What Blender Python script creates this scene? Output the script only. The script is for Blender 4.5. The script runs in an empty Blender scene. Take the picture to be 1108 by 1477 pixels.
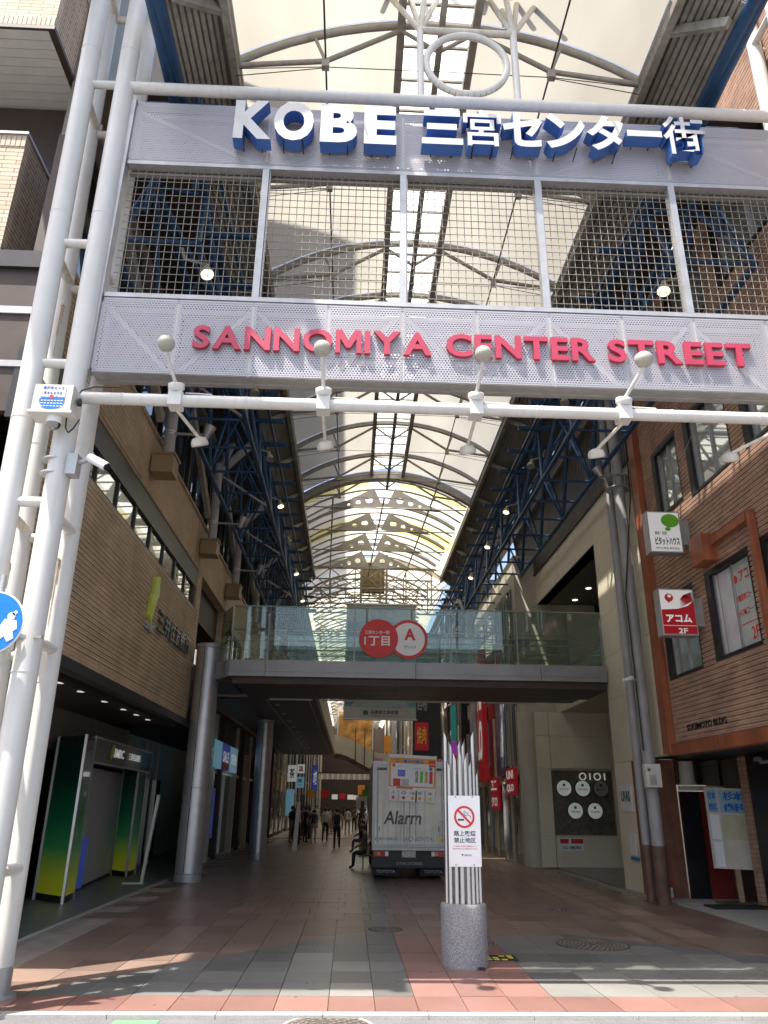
import bpy, bmesh, math, random
from mathutils import Vector, Matrix
random.seed(7)
S = bpy.context.scene
COL = S.collection

# ------------------------------------------------------------------ camera, sky, sun, exposure
PITCH, YAW, ROLL = math.radians(21.23), math.radians(2.2), 0.012
cy_, sy_ = math.cos(YAW), math.sin(YAW)
f0 = Vector((sy_, cy_, 0)); r0 = Vector((cy_, -sy_, 0)); u0 = Vector((0, 0, 1))
fw = f0*math.cos(PITCH)+u0*math.sin(PITCH); up = u0*math.cos(PITCH)-f0*math.sin(PITCH)
rt = r0*math.cos(ROLL)+up*math.sin(ROLL); up = up*math.cos(ROLL)-r0*math.sin(ROLL)
cd = bpy.data.cameras.new('camera'); cam = bpy.data.objects.new('camera', cd); COL.objects.link(cam)
cd.sensor_fit = 'VERTICAL'; cd.sensor_height = 24; cd.lens = 24*1085/1477
cd.clip_start = 0.05; cd.clip_end = 2000
M = Matrix((rt, up, -fw)).transposed().to_4x4(); M.translation = Vector((0, 0, 1.85))
cam.matrix_world = M
S.camera = cam

sun_dir = Vector((-0.27, -0.225, 0.935)).normalized()      # towards the sun
w = bpy.data.worlds.new('World'); S.world = w; w.use_nodes = True
nt = w.node_tree; bg = nt.nodes['Background']
sky = nt.nodes.new('ShaderNodeTexSky'); sky.sky_type = 'NISHITA'; sky.sun_disc = False
sky.sun_elevation = math.asin(sun_dir.z); sky.sun_rotation = math.atan2(sun_dir.x, sun_dir.y)
sky.dust_density = 4.0; sky.ozone_density = .6; sky.air_density = 1.0
nt.links.new(sky.outputs[0], bg.inputs[0]); bg.inputs[1].default_value = 0.15
sl = bpy.data.lights.new('sun', 'SUN'); sl.energy = 5.0; sl.angle = math.radians(0.5); sl.color = (1, .95, .87)
so = bpy.data.objects.new('sun', sl); COL.objects.link(so)
so.rotation_euler = sun_dir.to_track_quat('Z', 'Y').to_euler(); so.location = (-10, -20, 60)
S.view_settings.view_transform = 'Standard'; S.view_settings.look = 'None'
S.view_settings.exposure = 1.2; S.view_settings.gamma = 1; S.view_settings.use_curve_mapping = False
S.cycles.max_bounces = 10; S.cycles.transparent_max_bounces = 16
S.cycles.sample_clamp_indirect = 6

# ------------------------------------------------------------------ materials
def new_mat(name):
    m = bpy.data.materials.new(name); m.use_nodes = True
    return m, m.node_tree.nodes, m.node_tree.links, m.node_tree.nodes['Principled BSDF']
def mat(name, col, rough=.6, metal=0, var=.12, scale=3, bump=0, bscale=60, fine=.0, fscale=120, spec=None, emit=None, es=0, obj_var=0.0, coat=0, streak=0):
    m, N, L, P = new_mat(name)
    tc = N.new('ShaderNodeTexCoord')
    n = N.new('ShaderNodeTexNoise'); n.inputs['Scale'].default_value = scale; n.inputs['Detail'].default_value = 6
    L.new(tc.outputs['Object'], n.inputs['Vector'])
    mr = N.new('ShaderNodeMapRange'); mr.inputs[1].default_value = .3; mr.inputs[2].default_value = .7
    mr.inputs[3].default_value = 1-var; mr.inputs[4].default_value = 1+var
    L.new(n.outputs['Fac'], mr.inputs[0]); val = mr.outputs[0]
    def mul(a, b):
        k = N.new('ShaderNodeMath'); k.operation = 'MULTIPLY'; L.new(a, k.inputs[0]); L.new(b, k.inputs[1]); return k.outputs[0]
    if fine:
        n2 = N.new('ShaderNodeTexNoise'); n2.inputs['Scale'].default_value = fscale; n2.inputs['Detail'].default_value = 3
        L.new(tc.outputs['Object'], n2.inputs['Vector'])
        r2 = N.new('ShaderNodeMapRange'); r2.inputs[1].default_value = .35; r2.inputs[2].default_value = .65
        r2.inputs[3].default_value = 1-fine; r2.inputs[4].default_value = 1+fine
        L.new(n2.outputs['Fac'], r2.inputs[0]); val = mul(val, r2.outputs[0])
    if streak:
        mp = N.new('ShaderNodeMapping'); mp.inputs['Scale'].default_value = (9, 9, .5)
        L.new(tc.outputs['Object'], mp.inputs[0])
        n3 = N.new('ShaderNodeTexNoise'); n3.inputs['Scale'].default_value = 1.2; n3.inputs['Detail'].default_value = 5
        L.new(mp.outputs[0], n3.inputs['Vector'])
        r3 = N.new('ShaderNodeMapRange'); r3.inputs[1].default_value = .45; r3.inputs[2].default_value = .75
        r3.inputs[3].default_value = 1; r3.inputs[4].default_value = 1-streak
        L.new(n3.outputs['Fac'], r3.inputs[0]); val = mul(val, r3.outputs[0])
    if obj_var:
        oi = N.new('ShaderNodeObjectInfo'); r4 = N.new('ShaderNodeMapRange')
        r4.inputs[3].default_value = 1-obj_var; r4.inputs[4].default_value = 1+obj_var
        L.new(oi.outputs['Random'], r4.inputs[0]); val = mul(val, r4.outputs[0])
    mx = N.new('ShaderNodeVectorMath'); mx.operation = 'SCALE'; mx.inputs[0].default_value = col
    L.new(val, mx.inputs['Scale']); L.new(mx.outputs[0], P.inputs['Base Color'])
    P.inputs['Roughness'].default_value = rough; P.inputs['Metallic'].default_value = metal
    if spec is not None: P.inputs['Specular IOR Level'].default_value = spec
    if coat: P.inputs['Coat Weight'].default_value = coat
    if bump:
        nb = N.new('ShaderNodeTexNoise'); nb.inputs['Scale'].default_value = bscale; nb.inputs['Detail'].default_value = 4
        L.new(tc.outputs['Object'], nb.inputs['Vector'])
        b = N.new('ShaderNodeBump'); b.inputs['Strength'].default_value = bump; b.inputs['Distance'].default_value = .02
        L.new(nb.outputs['Fac'], b.inputs['Height']); L.new(b.outputs[0], P.inputs['Normal'])
    if emit:
        P.inputs['Emission Color'].default_value = (*emit, 1); P.inputs['Emission Strength'].default_value = es
    return m
def brick_mat(name, c1, c2, mortar, bw, bh, axis='Y', rough=.75, msize=.006, var=.12):
    m, N, L, P = new_mat(name)
    tc = N.new('ShaderNodeTexCoord'); sx = N.new('ShaderNodeSeparateXYZ'); cb = N.new('ShaderNodeCombineXYZ')
    L.new(tc.outputs['Object'], sx.inputs[0]); L.new(sx.outputs[axis], cb.inputs[0]); L.new(sx.outputs['Z'], cb.inputs[1])
    b = N.new('ShaderNodeTexBrick'); L.new(cb.outputs[0], b.inputs['Vector'])
    b.inputs['Color1'].default_value = (*c1, 1); b.inputs['Color2'].default_value = (*c2, 1); b.inputs['Mortar'].default_value = (*mortar, 1)
    b.inputs['Scale'].default_value = 1; b.inputs['Brick Width'].default_value = bw; b.inputs['Row Height'].default_value = bh
    b.inputs['Mortar Size'].default_value = msize; b.inputs['Bias'].default_value = 0
    n = N.new('ShaderNodeTexNoise'); n.inputs['Scale'].default_value = 1.3; n.inputs['Detail'].default_value = 7
    L.new(tc.outputs['Object'], n.inputs['Vector'])
    mr = N.new('ShaderNodeMapRange'); mr.inputs[1].default_value = .3; mr.inputs[2].default_value = .7
    mr.inputs[3].default_value = 1-var; mr.inputs[4].default_value = 1+var; L.new(n.outputs['Fac'], mr.inputs[0])
    mx = N.new('ShaderNodeVectorMath'); mx.operation = 'SCALE'; L.new(b.outputs['Color'], mx.inputs[0]); L.new(mr.outputs[0], mx.inputs['Scale'])
    L.new(mx.outputs[0], P.inputs['Base Color']); P.inputs['Roughness'].default_value = rough
    return m
def glass_mat(name, tint, mirror=.35, see=0.0, rough=.02, body=(.02, .022, .02)):
    m, N, L, P = new_mat(name)
    out = N['Material Output']; P.inputs['Base Color'].default_value = (*body, 1); P.inputs['Roughness'].default_value = .15
    g = N.new('ShaderNodeBsdfGlossy'); g.inputs['Color'].default_value = (*tint, 1); g.inputs['Roughness'].default_value = rough
    base = P.outputs[0]
    if see:
        t = N.new('ShaderNodeBsdfTransparent'); t.inputs['Color'].default_value = (*tint, 1)
        m0 = N.new('ShaderNodeMixShader'); m0.inputs[0].default_value = see; L.new(P.outputs[0], m0.inputs[1]); L.new(t.outputs[0], m0.inputs[2]); base = m0.outputs[0]
    fr = N.new('ShaderNodeLayerWeight'); fr.inputs['Blend'].default_value = .35
    ma = N.new('ShaderNodeMath'); ma.operation = 'MULTIPLY_ADD'; L.new(fr.outputs['Fresnel'], ma.inputs[0]); ma.inputs[1].default_value = .6; ma.inputs[2].default_value = mirror*.5
    ma.use_clamp = True
    mm = N.new('ShaderNodeMixShader'); L.new(ma.outputs[0], mm.inputs[0]); L.new(base, mm.inputs[1]); L.new(g.outputs[0], mm.inputs[2])
    L.new(mm.outputs[0], out.inputs[0])
    return m
def sheet_mat(name, col, trans=.6, var=.06, scale=1.2, clear=0.0, stain=0.0):
    m, N, L, P = new_mat(name); out = N['Material Output']
    tc = N.new('ShaderNodeTexCoord'); n = N.new('ShaderNodeTexNoise'); n.inputs['Scale'].default_value = scale; n.inputs['Detail'].default_value = 6
    mp = N.new('ShaderNodeMapping'); mp.inputs['Scale'].default_value = (1, .35, 1); L.new(tc.outputs['Object'], mp.inputs[0]); L.new(mp.outputs[0], n.inputs['Vector'])
    mr = N.new('ShaderNodeMapRange'); mr.inputs[1].default_value = .35; mr.inputs[2].default_value = .7; mr.inputs[3].default_value = 1+var; mr.inputs[4].default_value = 1-var-stain
    L.new(n.outputs['Fac'], mr.inputs[0])
    mx = N.new('ShaderNodeVectorMath'); mx.operation = 'SCALE'; mx.inputs[0].default_value = col; L.new(mr.outputs[0], mx.inputs['Scale'])
    d = N.new('ShaderNodeBsdfDiffuse'); t = N.new('ShaderNodeBsdfTranslucent')
    L.new(mx.outputs[0], d.inputs['Color']); L.new(mx.outputs[0], t.inputs['Color'])
    a = N.new('ShaderNodeMixShader'); a.inputs[0].default_value = trans; L.new(d.outputs[0], a.inputs[1]); L.new(t.outputs[0], a.inputs[2])
    o = a.outputs[0]
    if clear:
        tr = N.new('ShaderNodeBsdfTransparent'); b = N.new('ShaderNodeMixShader'); b.inputs[0].default_value = clear
        L.new(o, b.inputs[1]); L.new(tr.outputs[0], b.inputs[2]); o = b.outputs[0]
    L.new(o, out.inputs[0]); return m
def perf_mat(name, col, pitch, r):
    m, N, L, P = new_mat(name); out = N['Material Output']
    P.inputs['Base Color'].default_value = (*col, 1); P.inputs['Roughness'].default_value = .42; P.inputs['Metallic'].default_value = .25
    tc = N.new('ShaderNodeTexCoord'); sx = N.new('ShaderNodeSeparateXYZ'); L.new(tc.outputs['Object'], sx.inputs[0])
    def mth(op, a, b=None):
        k = N.new('ShaderNodeMath'); k.operation = op
        for i, v in enumerate((a, b)):
            if v is None: continue
            if isinstance(v, (int, float)): k.inputs[i].default_value = v
            else: L.new(v, k.inputs[i])
        return k.outputs[0]
    u = mth('DIVIDE', sx.outputs['X'], pitch); v = mth('DIVIDE', sx.outputs['Z'], pitch*.866)
    row = mth('FLOOR', v); off = mth('MULTIPLY', mth('MODULO', mth('ABSOLUTE', row), 2.0), .5)
    fu = mth('SUBTRACT', mth('FRACT', mth('ADD', mth('ADD', u, off), 1000)), .5)
    fv = mth('MULTIPLY', mth('SUBTRACT', mth('FRACT', v), .5), .866)
    dd = mth('SQRT', mth('ADD', mth('MULTIPLY', fu, fu), mth('MULTIPLY', fv, fv)))
    hole = mth('LESS_THAN', dd, r)
    t = N.new('ShaderNodeBsdfTransparent'); mx = N.new('ShaderNodeMixShader')
    L.new(hole, mx.inputs[0]); L.new(P.outputs[0], mx.inputs[1]); L.new(t.outputs[0], mx.inputs[2]); L.new(mx.outputs[0], out.inputs[0])
    return m
def gradient_mat(name, z0, z1, stops, rough=.25):
    m, N, L, P = new_mat(name)
    tc = N.new('ShaderNodeTexCoord'); sx = N.new('ShaderNodeSeparateXYZ'); L.new(tc.outputs['Object'], sx.inputs[0])
    mr = N.new('ShaderNodeMapRange'); mr.inputs[1].default_value = z0; mr.inputs[2].default_value = z1; L.new(sx.outputs['Z'], mr.inputs[0])
    cr = N.new('ShaderNodeValToRGB'); L.new(mr.outputs[0], cr.inputs[0]); e = cr.color_ramp.elements
    while len(e) < len(stops): e.new(.5)
    for i, (p, c) in enumerate(stops): e[i].position = p; e[i].color = (*c, 1)
    L.new(cr.outputs[0], P.inputs['Base Color']); P.inputs['Roughness'].default_value = rough; P.inputs['Coat Weight'].default_value = .3
    L.new(cr.outputs[0], P.inputs['Emission Color']); P.inputs['Emission Strength'].default_value = .07
    return m

RSTK = mat('rust_stain', (.38, .26, .15), .8, var=.4, scale=12)
W_ = mat('white_paint', (.64, .625, .585), .38, var=.05, scale=2, streak=.10)
WD = mat('weathered_white_paint', (.60, .56, .49), .5, var=.10, scale=3, streak=.3)
GALV = mat('galvanised_steel', (.42, .42, .415), .42, .45, var=.10, scale=5, streak=.12)
STEEL = mat('brushed_steel', (.56, .56, .57), .36, .7, var=.08, scale=6, streak=.1)
TUBE = mat('stainless_tube', (.62, .62, .64), .22, .9, var=.05)
ROOFST = mat('roof_steel_grey', (.32, .295, .255), .55, var=.15, scale=4, streak=.2)
ROOFST2 = mat('roof_plate_grey', (.27, .25, .22), .55, var=.12, scale=3)
BLUE = mat('blue_steel', (.016, .056, .13), .45, var=.2, scale=3, spec=.4)
COLG = mat('grey_column_paint', (.32, .31, .31), .5, var=.1, scale=3, streak=.15)
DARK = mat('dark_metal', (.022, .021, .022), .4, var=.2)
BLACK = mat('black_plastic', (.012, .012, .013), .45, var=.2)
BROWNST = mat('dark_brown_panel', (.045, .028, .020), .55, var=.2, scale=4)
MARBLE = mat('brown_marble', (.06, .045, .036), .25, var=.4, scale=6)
CORR = mat('beige_corrugated_sheet', (.26, .235, .20), .6, var=.2, scale=2, streak=.35)
CONC = mat('concrete_grey', (.35, .34, .33), .8, var=.12, scale=4, fine=.12)
BEIGE = mat('beige_wall_panel', (.74, .665, .51), .42, var=.06, scale=1.2, obj_var=.04, streak=.06)
BEIGE2 = mat('beige_plaster', (.56, .51, .41), .6, var=.08, scale=2, streak=.08)
DPANEL = mat('dark_grey_ribbed_panel', (.17, .155, .13), .42, .3, var=.12, scale=1.5, streak=.25)
TANW = brick_mat('tan_ribbed_tile', (.50, .385, .265), (.43, .33, .225), (.20, .14, .09), .55, .09, msize=.004, var=.16)
TANS = brick_mat('tan_smooth_tile', (.50, .37, .24), (.43, .31, .20), (.22, .14, .08), .12, .065, msize=.004, var=.12)
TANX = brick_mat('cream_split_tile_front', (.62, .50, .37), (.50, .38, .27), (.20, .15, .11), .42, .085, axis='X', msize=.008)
TANY = brick_mat('cream_split_tile_shaded', (.50, .38, .26), (.42, .31, .21), (.13, .09, .06), .42, .085, axis='Y', msize=.010)  # same tile as the front, with the shade of the side in its colour
BRN = brick_mat('brown_ribbed_tile', (.48, .305, .215), (.36, .22, .155), (.13, .08, .058), .30, .09, msize=.004, var=.22)
RUST = mat('orange_brown_steel', (.32, .10, .045), .42, var=.22, scale=2.5, streak=.3)
SOFW = mat('white_soffit', (.55, .53, .50), .6, var=.06)
GLASSW = glass_mat('window_glass', (.85, .88, .84), .55)
GLASSL = glass_mat('lit_window_glass', (.85, .88, .86), .32, body=(.26, .28, .26))
GLASSB = glass_mat('balustrade_glass', (.86, .92, .88), .10, see=.86, body=(.10, .13, .11))
GLASSK = glass_mat('clear_shop_glass', (.8, .85, .83), .2, see=.4, body=(.02, .02, .02))
CURT = mat('curtain_cloth', (.42, .42, .38), .8, var=.1, streak=.25)
PERF = perf_mat('perforated_sheet', (.48, .465, .49), .038, .33)
PERF2 = perf_mat('perforated_back_sheet', (.34, .29, .38), .05, .2)
MEMB = sheet_mat('cream_membrane', (.30, .284, .245), .68, .10, scale=.9)
MEMB2 = sheet_mat('pale_membrane', (.54, .505, .41), .76, .08)
MEMY = sheet_mat('yellow_membrane', (.56, .48, .20), .74, .08)
SKYL = sheet_mat('skylight_sheet', (.80, .79, .75), .86, .04, clear=.04, stain=.1)
WIRE = mat('grey_brown_wire', (.24, .22, .19), .5, .2)
LETW = mat('letter_white', (.55, .545, .53), .35, var=.06, scale=6)
LETB = mat('letter_blue_side', (.045, .125, .38), .4, var=.1)
RED = mat('letter_red', (.42, .035, .075), .4, var=.08)
RED2 = mat('letter_red_side', (.36, .03, .06), .45)
SIGNW = mat('sign_white', (.78, .78, .78), .35, var=.04)
SIGNWB = mat('backlit_sign_white', (.72, .72, .70), .35, var=.03, emit=(.9, .9, .88), es=.10)
INK = mat('ink_black', (.025, .025, .03), .5)
INKR = mat('ink_red', (.62, .035, .03), .45)
REDL = mat('backlit_sign_red', (.38, .010, .018), .35, emit=(.6, .01, .02), es=.05)
INKG = mat('ink_green', (.13, .46, .02), .45)
INKB = mat('ink_blue', (.01, .15, .52), .4)
LIME = mat('lime_green_enamel', (.42, .50, .03), .35)
INKGREY = mat('ink_grey', (.30, .30, .31), .5)
ORNG = mat('ink_orange', (.80, .33, .04), .5)
YELL = mat('ink_yellow', (.80, .60, .06), .5)
TEAL = mat('ink_teal', (.03, .22, .20), .4, emit=(.02, .3, .28), es=.08)
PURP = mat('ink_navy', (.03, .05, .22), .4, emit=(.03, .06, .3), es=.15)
CYAN = mat('ink_pale_blue', (.25, .42, .5), .4, emit=(.2, .45, .6), es=.12)
LAMPON = mat('lamp_face_lit', (.9, .8, .6), .3, emit=(1, .78, .5), es=1.2)
LAMPG = mat('lamp_olive_grey', (.36, .35, .29), .4, var=.1)
CAMW = mat('camera_box_cream', (.60, .58, .52), .45, var=.06)
TRUCKM = mat('truck_silver_panel', (.66, .635, .575), .4, .1, var=.12, scale=2.2, streak=.28)
RUBB = mat('rubber', (.018, .018, .018), .8)
TAIL = mat('tail_lamp_red', (.40, .015, .012), .2, coat=.5)
GRAN = mat('granite_grey', (.26, .26, .265), .7, var=.08, scale=2, fine=.5, fscale=90, bump=.15, streak=.12)
SKIN = mat('skin', (.50, .31, .22), .6)
HAIR = mat('hair_black', (.02, .016, .014), .6)
def stone(name, col, ov=.16): return mat(name, col, .36, var=.10, scale=1.5, fine=.34, fscale=130, obj_var=ov, spec=.5)
PRED = stone('paver_red_granite', (.235, .128, .108))
PBRN = stone('paver_brown_granite', (.215, .148, .118), .22)
PGRY = stone('paver_dark_grey_granite', (.15, .15, .143), .26)
PLGT = stone('paver_light_grey_granite', (.21, .205, .19), .14)
ASPH = mat('asphalt', (.13, .13, .135), .85, var=.12, scale=2, fine=.3, fscale=90, bump=.2)
JOINT = mat('mortar_bed', (.26, .225, .195), .85, var=.2, fine=.2)
KERBM = mat('kerb_stone', (.33, .32, .30), .75, var=.1, fine=.25)
FLOORG = mat('slate_floor', (.115, .125, .115), .4, var=.18, scale=2, fine=.2)
IRON = mat('cast_iron', (.12, .105, .09), .55, .4, var=.25, fine=.3)
GREENP = mat('road_paint_green', (.12, .42, .14), .7, fine=.2)

# ------------------------------------------------------------------ mesh helpers
class MB:
    def __init__(s): s.v = []; s.f = []; s.m = []; s.smooth = []
    def add(s, vs, fs, mi=0, sm=False):
        o = len(s.v); s.v += [tuple(p) for p in vs]
        for f in fs: s.f.append([i+o for i in f]); s.m.append(mi); s.smooth.append(sm)
        return s
    def box(s, x0, x1, y0, y1, z0, z1, mi=0):
        x0, x1 = sorted((x0, x1)); y0, y1 = sorted((y0, y1)); z0, z1 = sorted((z0, z1))
        vs = [(x0, y0, z0), (x1, y0, z0), (x1, y1, z0), (x0, y1, z0), (x0, y0, z1), (x1, y0, z1), (x1, y1, z1), (x0, y1, z1)]
        return s.add(vs, [(0, 3, 2, 1), (4, 5, 6, 7), (0, 1, 5, 4), (1, 2, 6, 5), (2, 3, 7, 6), (3, 0, 4, 7)], mi)
    def tube(s, a, b, r, n=10, r2=None, mi=0, caps=True):
        a = Vector(a); b = Vector(b); d = (b-a)
        if d.length < 1e-6: return s
        d.normalize(); q = Vector((0, 0, 1)) if abs(d.z) < .9 else Vector((1, 0, 0))
        e = d.cross(q).normalized(); g = d.cross(e); r2 = r if r2 is None else r2
        vs = []
        for k in range(n):
            t = 2*math.pi*k/n; c = e*math.cos(t)+g*math.sin(t); vs += [a+c*r, b+c*r2]
        s.add(vs, [(2*k, 2*((k+1) % n), 2*((k+1) % n)+1, 2*k+1) for k in range(n)], mi, True)
        if caps: s.add(vs, [tuple(2*k for k in range(n))[::-1], tuple(2*k+1 for k in range(n))], mi)
        return s
    def bar(s, a, b, w, h, upv=(0, 0, 1), mi=0):      # rectangular bar, h along upv
        a = Vector(a); b = Vector(b); d = (b-a).normalized(); u = Vector(upv); e = d.cross(u).normalized(); u = e.cross(d).normalized()
        vs = [p+e*(sx*w/2)+u*(sz*h/2) for p in (a, b) for sx, sz in ((-1, -1), (1, -1), (1, 1), (-1, 1))]
        return s.add(vs, [(0, 1, 2, 3), (7, 6, 5, 4), (0, 4, 5, 1), (1, 5, 6, 2), (2, 6, 7, 3), (3, 7, 4, 0)], mi)
    def path(s, pts, r, n=8, mi=0):
        for i in range(len(pts)-1): s.tube(pts[i], pts[i+1], r, n, mi=mi, caps=True)
        return s
    def lathe(s, c, prof, axis=(0, 0, 1), n=16, mi=0, sm=True):    # prof [(r, h)...] along axis from c
        c = Vector(c); d = Vector(axis).normalized(); q = Vector((0, 0, 1)) if abs(d.z) < .9 else Vector((1, 0, 0))
        e = d.cross(q).normalized(); g = d.cross(e); vs = []
        for r, h in prof:
            for k in range(n):
                t = 2*math.pi*k/n; vs.append(c+d*h+(e*math.cos(t)+g*math.sin(t))*max(r, 1e-4))
        fs = []
        for i in range(len(prof)-1):
            for k in range(n):
                j = (k+1) % n; fs.append((i*n+k, i*n+j, (i+1)*n+j, (i+1)*n+k))
        s.add(vs, fs, mi, sm)
        s.add(vs, [tuple(range(n))[::-1], tuple((len(prof)-1)*n+k for k in range(n))], mi)
        return s
    def prism(s, pts, d, mi=0):       # planar polygon pts extruded by vector d
        pts = [Vector(p) for p in pts]; d = Vector(d); n = len(pts)
        vs = pts+[p+d for p in pts]
        s.add(vs, [tuple(range(n)), tuple(range(2*n-1, n-1, -1))]+[(k, k+n, (k+1) % n+n, (k+1) % n) for k in range(n)], mi)
        return s
    def build(s, name, mats, parent=None, label=None, cat=None, group=None, kind=None, origin=None):
        if not isinstance(mats, (list, tuple)): mats = [mats]
        if parent is not None: org = world_loc(parent)
        elif origin is not None: org = Vector(origin)
        elif cat:
            xs = [p[0] for p in s.v]; ys = [p[1] for p in s.v]; zs = [p[2] for p in s.v]
            org = Vector(((min(xs)+max(xs))/2, (min(ys)+max(ys))/2, min(zs)))
        else: org = Vector((0, 0, 0))
        me = bpy.data.meshes.new(name)
        me.from_pydata([(p[0]-org.x, p[1]-org.y, p[2]-org.z) for p in s.v], [], s.f)
        for m in mats: me.materials.append(m)
        me.polygons.foreach_set('material_index', s.m); me.polygons.foreach_set('use_smooth', s.smooth)
        me.update()
        bm = bmesh.new(); bm.from_mesh(me); bmesh.ops.recalc_face_normals(bm, faces=bm.faces); bm.to_mesh(me); bm.free()
        o = bpy.data.objects.new(name, me); COL.objects.link(o)
        if parent is not None: o.parent = parent
        else: o.location = org
        tag(o, label, cat, group, kind); return o
def world_loc(o):
    v = Vector((0, 0, 0))
    while o is not None: v += o.location; o = o.parent
    return v
def tag(o, label=None, cat=None, group=None, kind=None):
    for k, v in (('label', label), ('category', cat), ('group', group), ('kind', kind)):
        if v: o[k] = v
def thing(name, label, cat, loc=(0, 0, 0), group=None, kind=None):
    o = bpy.data.objects.new(name, None); COL.objects.link(o); o.location = loc; o.empty_display_size = .2
    tag(o, label, cat, group, kind); return o
KIDS = {}
def copy_tree(root, delta, label=None):
    d = Vector(delta)
    def rec(o, par):
        c = o.copy(); COL.objects.link(c)
        if par is not None: c.parent = par
        for ch in [x for x in COL.objects if x.parent == o]: rec(ch, c)
        return c
    c = rec(root, None); c.location = root.location+d
    if label: c['label'] = label
    return c
_tc = {}
def glyph_mesh(txt, off=0.0, res=3):
    key = (txt, off, res)
    if key in _tc: return _tc[key]
    c = bpy.data.curves.new('t', 'FONT'); c.body = txt; c.size = 1; c.offset = off; c.resolution_u = res; c.extrude = .5
    o = bpy.data.objects.new('t', c); COL.objects.link(o)
    bpy.context.view_layer.update(); dg = bpy.context.evaluated_depsgraph_get()
    m = bpy.data.meshes.new_from_object(o.evaluated_get(dg))
    vs = [v.co.copy() for v in m.vertices]; fs = [tuple(p.vertices) for p in m.polygons]; nz = [abs(p.normal.z) > .9 for p in m.polygons]
    bpy.data.objects.remove(o); bpy.data.curves.remove(c); bpy.data.meshes.remove(m)
    _tc[key] = (vs, fs, nz); return _tc[key]
def text(mb, txt, c, w, h, right=(1, 0, 0), upv=(0, 0, 1), depth=.004, off=0.0, mi=0, mside=None, shear=0, keep=False, res=3):
    """writes txt fitted to w x h, centred on c; the front faces right x up"""
    vs, fs, nz = glyph_mesh(txt, off, res)
    if not vs: return mb
    x0 = min(v.x for v in vs); x1 = max(v.x for v in vs); y0 = min(v.y for v in vs); y1 = max(v.y for v in vs)
    R = Vector(right).normalized(); U = Vector(upv).normalized(); Nn = R.cross(U); c = Vector(c)
    sx = w/(x1-x0); sy = h/(y1-y0)
    if keep: sx = sy = min(sx, sy)
    out = [c+R*((v.x-(x0+x1)/2)*sx+shear*(v.y-y0)*sy)+U*((v.y-(y0+y1)/2)*sy)+Nn*(v.z*depth+depth/2) for v in vs]
    o = len(mb.v); mb.v += [tuple(p) for p in out]
    for f, z in zip(fs, nz):
        mb.f.append([i+o for i in f]); mb.m.append(mi if (z or mside is None) else mside); mb.smooth.append(False)
    return mb
def disc(mb, c, r, nrm, t=.01, n=28, mi=0, ry=None):
    c = Vector(c); mb.lathe(c, [(r, 0), (r, t)], nrm, n, mi, False); return mb
def rect(mb, c, w, h, right, upv, t=.006, mi=0):
    c = Vector(c); R = Vector(right).normalized()*w/2; U = Vector(upv).normalized()*h/2; Nn = R.cross(U).normalized()
    return mb.prism([c-R-U, c+R-U, c+R+U, c-R+U], Nn*t, mi)

# ================================================================== GROUND
MB().box(-400, 400, -300, 8.29, -.5, -.035).build('road', ASPH, kind='structure')
MB().box(-400, 400, 8.44, 700, -.6, -.03).build('ground', JOINT, kind='structure')
kerb = thing('kerb', None, None, (0, 8.36, 0), kind='structure')
x = -7.2
while x < 12:
    MB().box(x+.004, x+.996, 8.295, 8.435, -.3, .0).build('kerb_stone', KERBM, kerb); x += 1.0
mk = MB().box(-2.1, -1.7, 7.2, 8.24, -.034, -.030); mk.build('road_marking', GREENP, kind='structure')
# pavement of individual pavers, cut along the colour boundaries
pave = thing('pavement', None, None, (1, 20, 0), kind='structure')
def clip(poly, a, b):      # keep left of a->b
    def sd(p): return (b[0]-a[0])*(p[1]-a[1])-(b[1]-a[1])*(p[0]-a[0])
    def run(sg):
        out = []
        for i in range(len(poly)):
            p, q = poly[i], poly[(i+1) % len(poly)]; dp, dq = sd(p)*sg, sd(q)*sg
            if dp >= 0: out.append(p)
            if dp*dq < 0:
                t = dp/(dp-dq); out.append((p[0]+(q[0]-p[0])*t, p[1]+(q[1]-p[1])*t))
        return out
    return run(1), run(-1)
def area(p): return abs(sum(p[i][0]*p[(i+1) % len(p)][1]-p[(i+1) % len(p)][0]*p[i][1] for i in range(len(p))))/2
def zone(cx, cy):
    if cy < 9.03: return PRED
    if cx < .36:
        yb = 9.1+(cx+3.4)*(13.4-9.1)/(3.7) if cx > -3.4 else 9.0
        if cx > -1.0: yb = 12.1+(cx+1.0)*.95
        if cy < yb: return PGRY if random.random() < .82 else PLGT
        return PBRN
    if cx < .36+.36: 
        return PGRY if cy < 40 else PBRN
    if cx < 2.16:
        if cy < 13.0: return PRED
        return PBRN
    # right grey field
    if cx < 5.6 and cy < 13.1-max(0, cx-3.6)*.75: return PLGT if (cy < 9.9 or (random.random() < .35 and cy < 11.2)) else PGRY
    return PBRN
rows = [(8.45, 9.05)]
y = 9.05
for h in (.62, .6, .62, .6, .62, .8, .8, .8, .8, .8, .8, .8, .8): rows.append((y, y+h)); y += h
while y < 46: rows.append((y, y+.9)); y += .9
xs_near = [-6.4, -5.8, -5.2, -4.6, -3.9, -3.25, -2.7, -2.18, -1.68, -1.18, -.68, -.16, .30, .72, 1.2, 1.68, 2.16, 2.72, 3.3, 3.9, 4.5, 5.1, 5.7, 6.3, 6.9, 7.5, 8.1, 8.7, 9.4]
far_mb = {}
count = 0
cuts = [((-3.5, 9.0), (-.7, 12.25)), ((-.7, 12.25), (.36, 13.25)), ((3.4, 13.15), (6.2, 11.0))]
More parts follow.
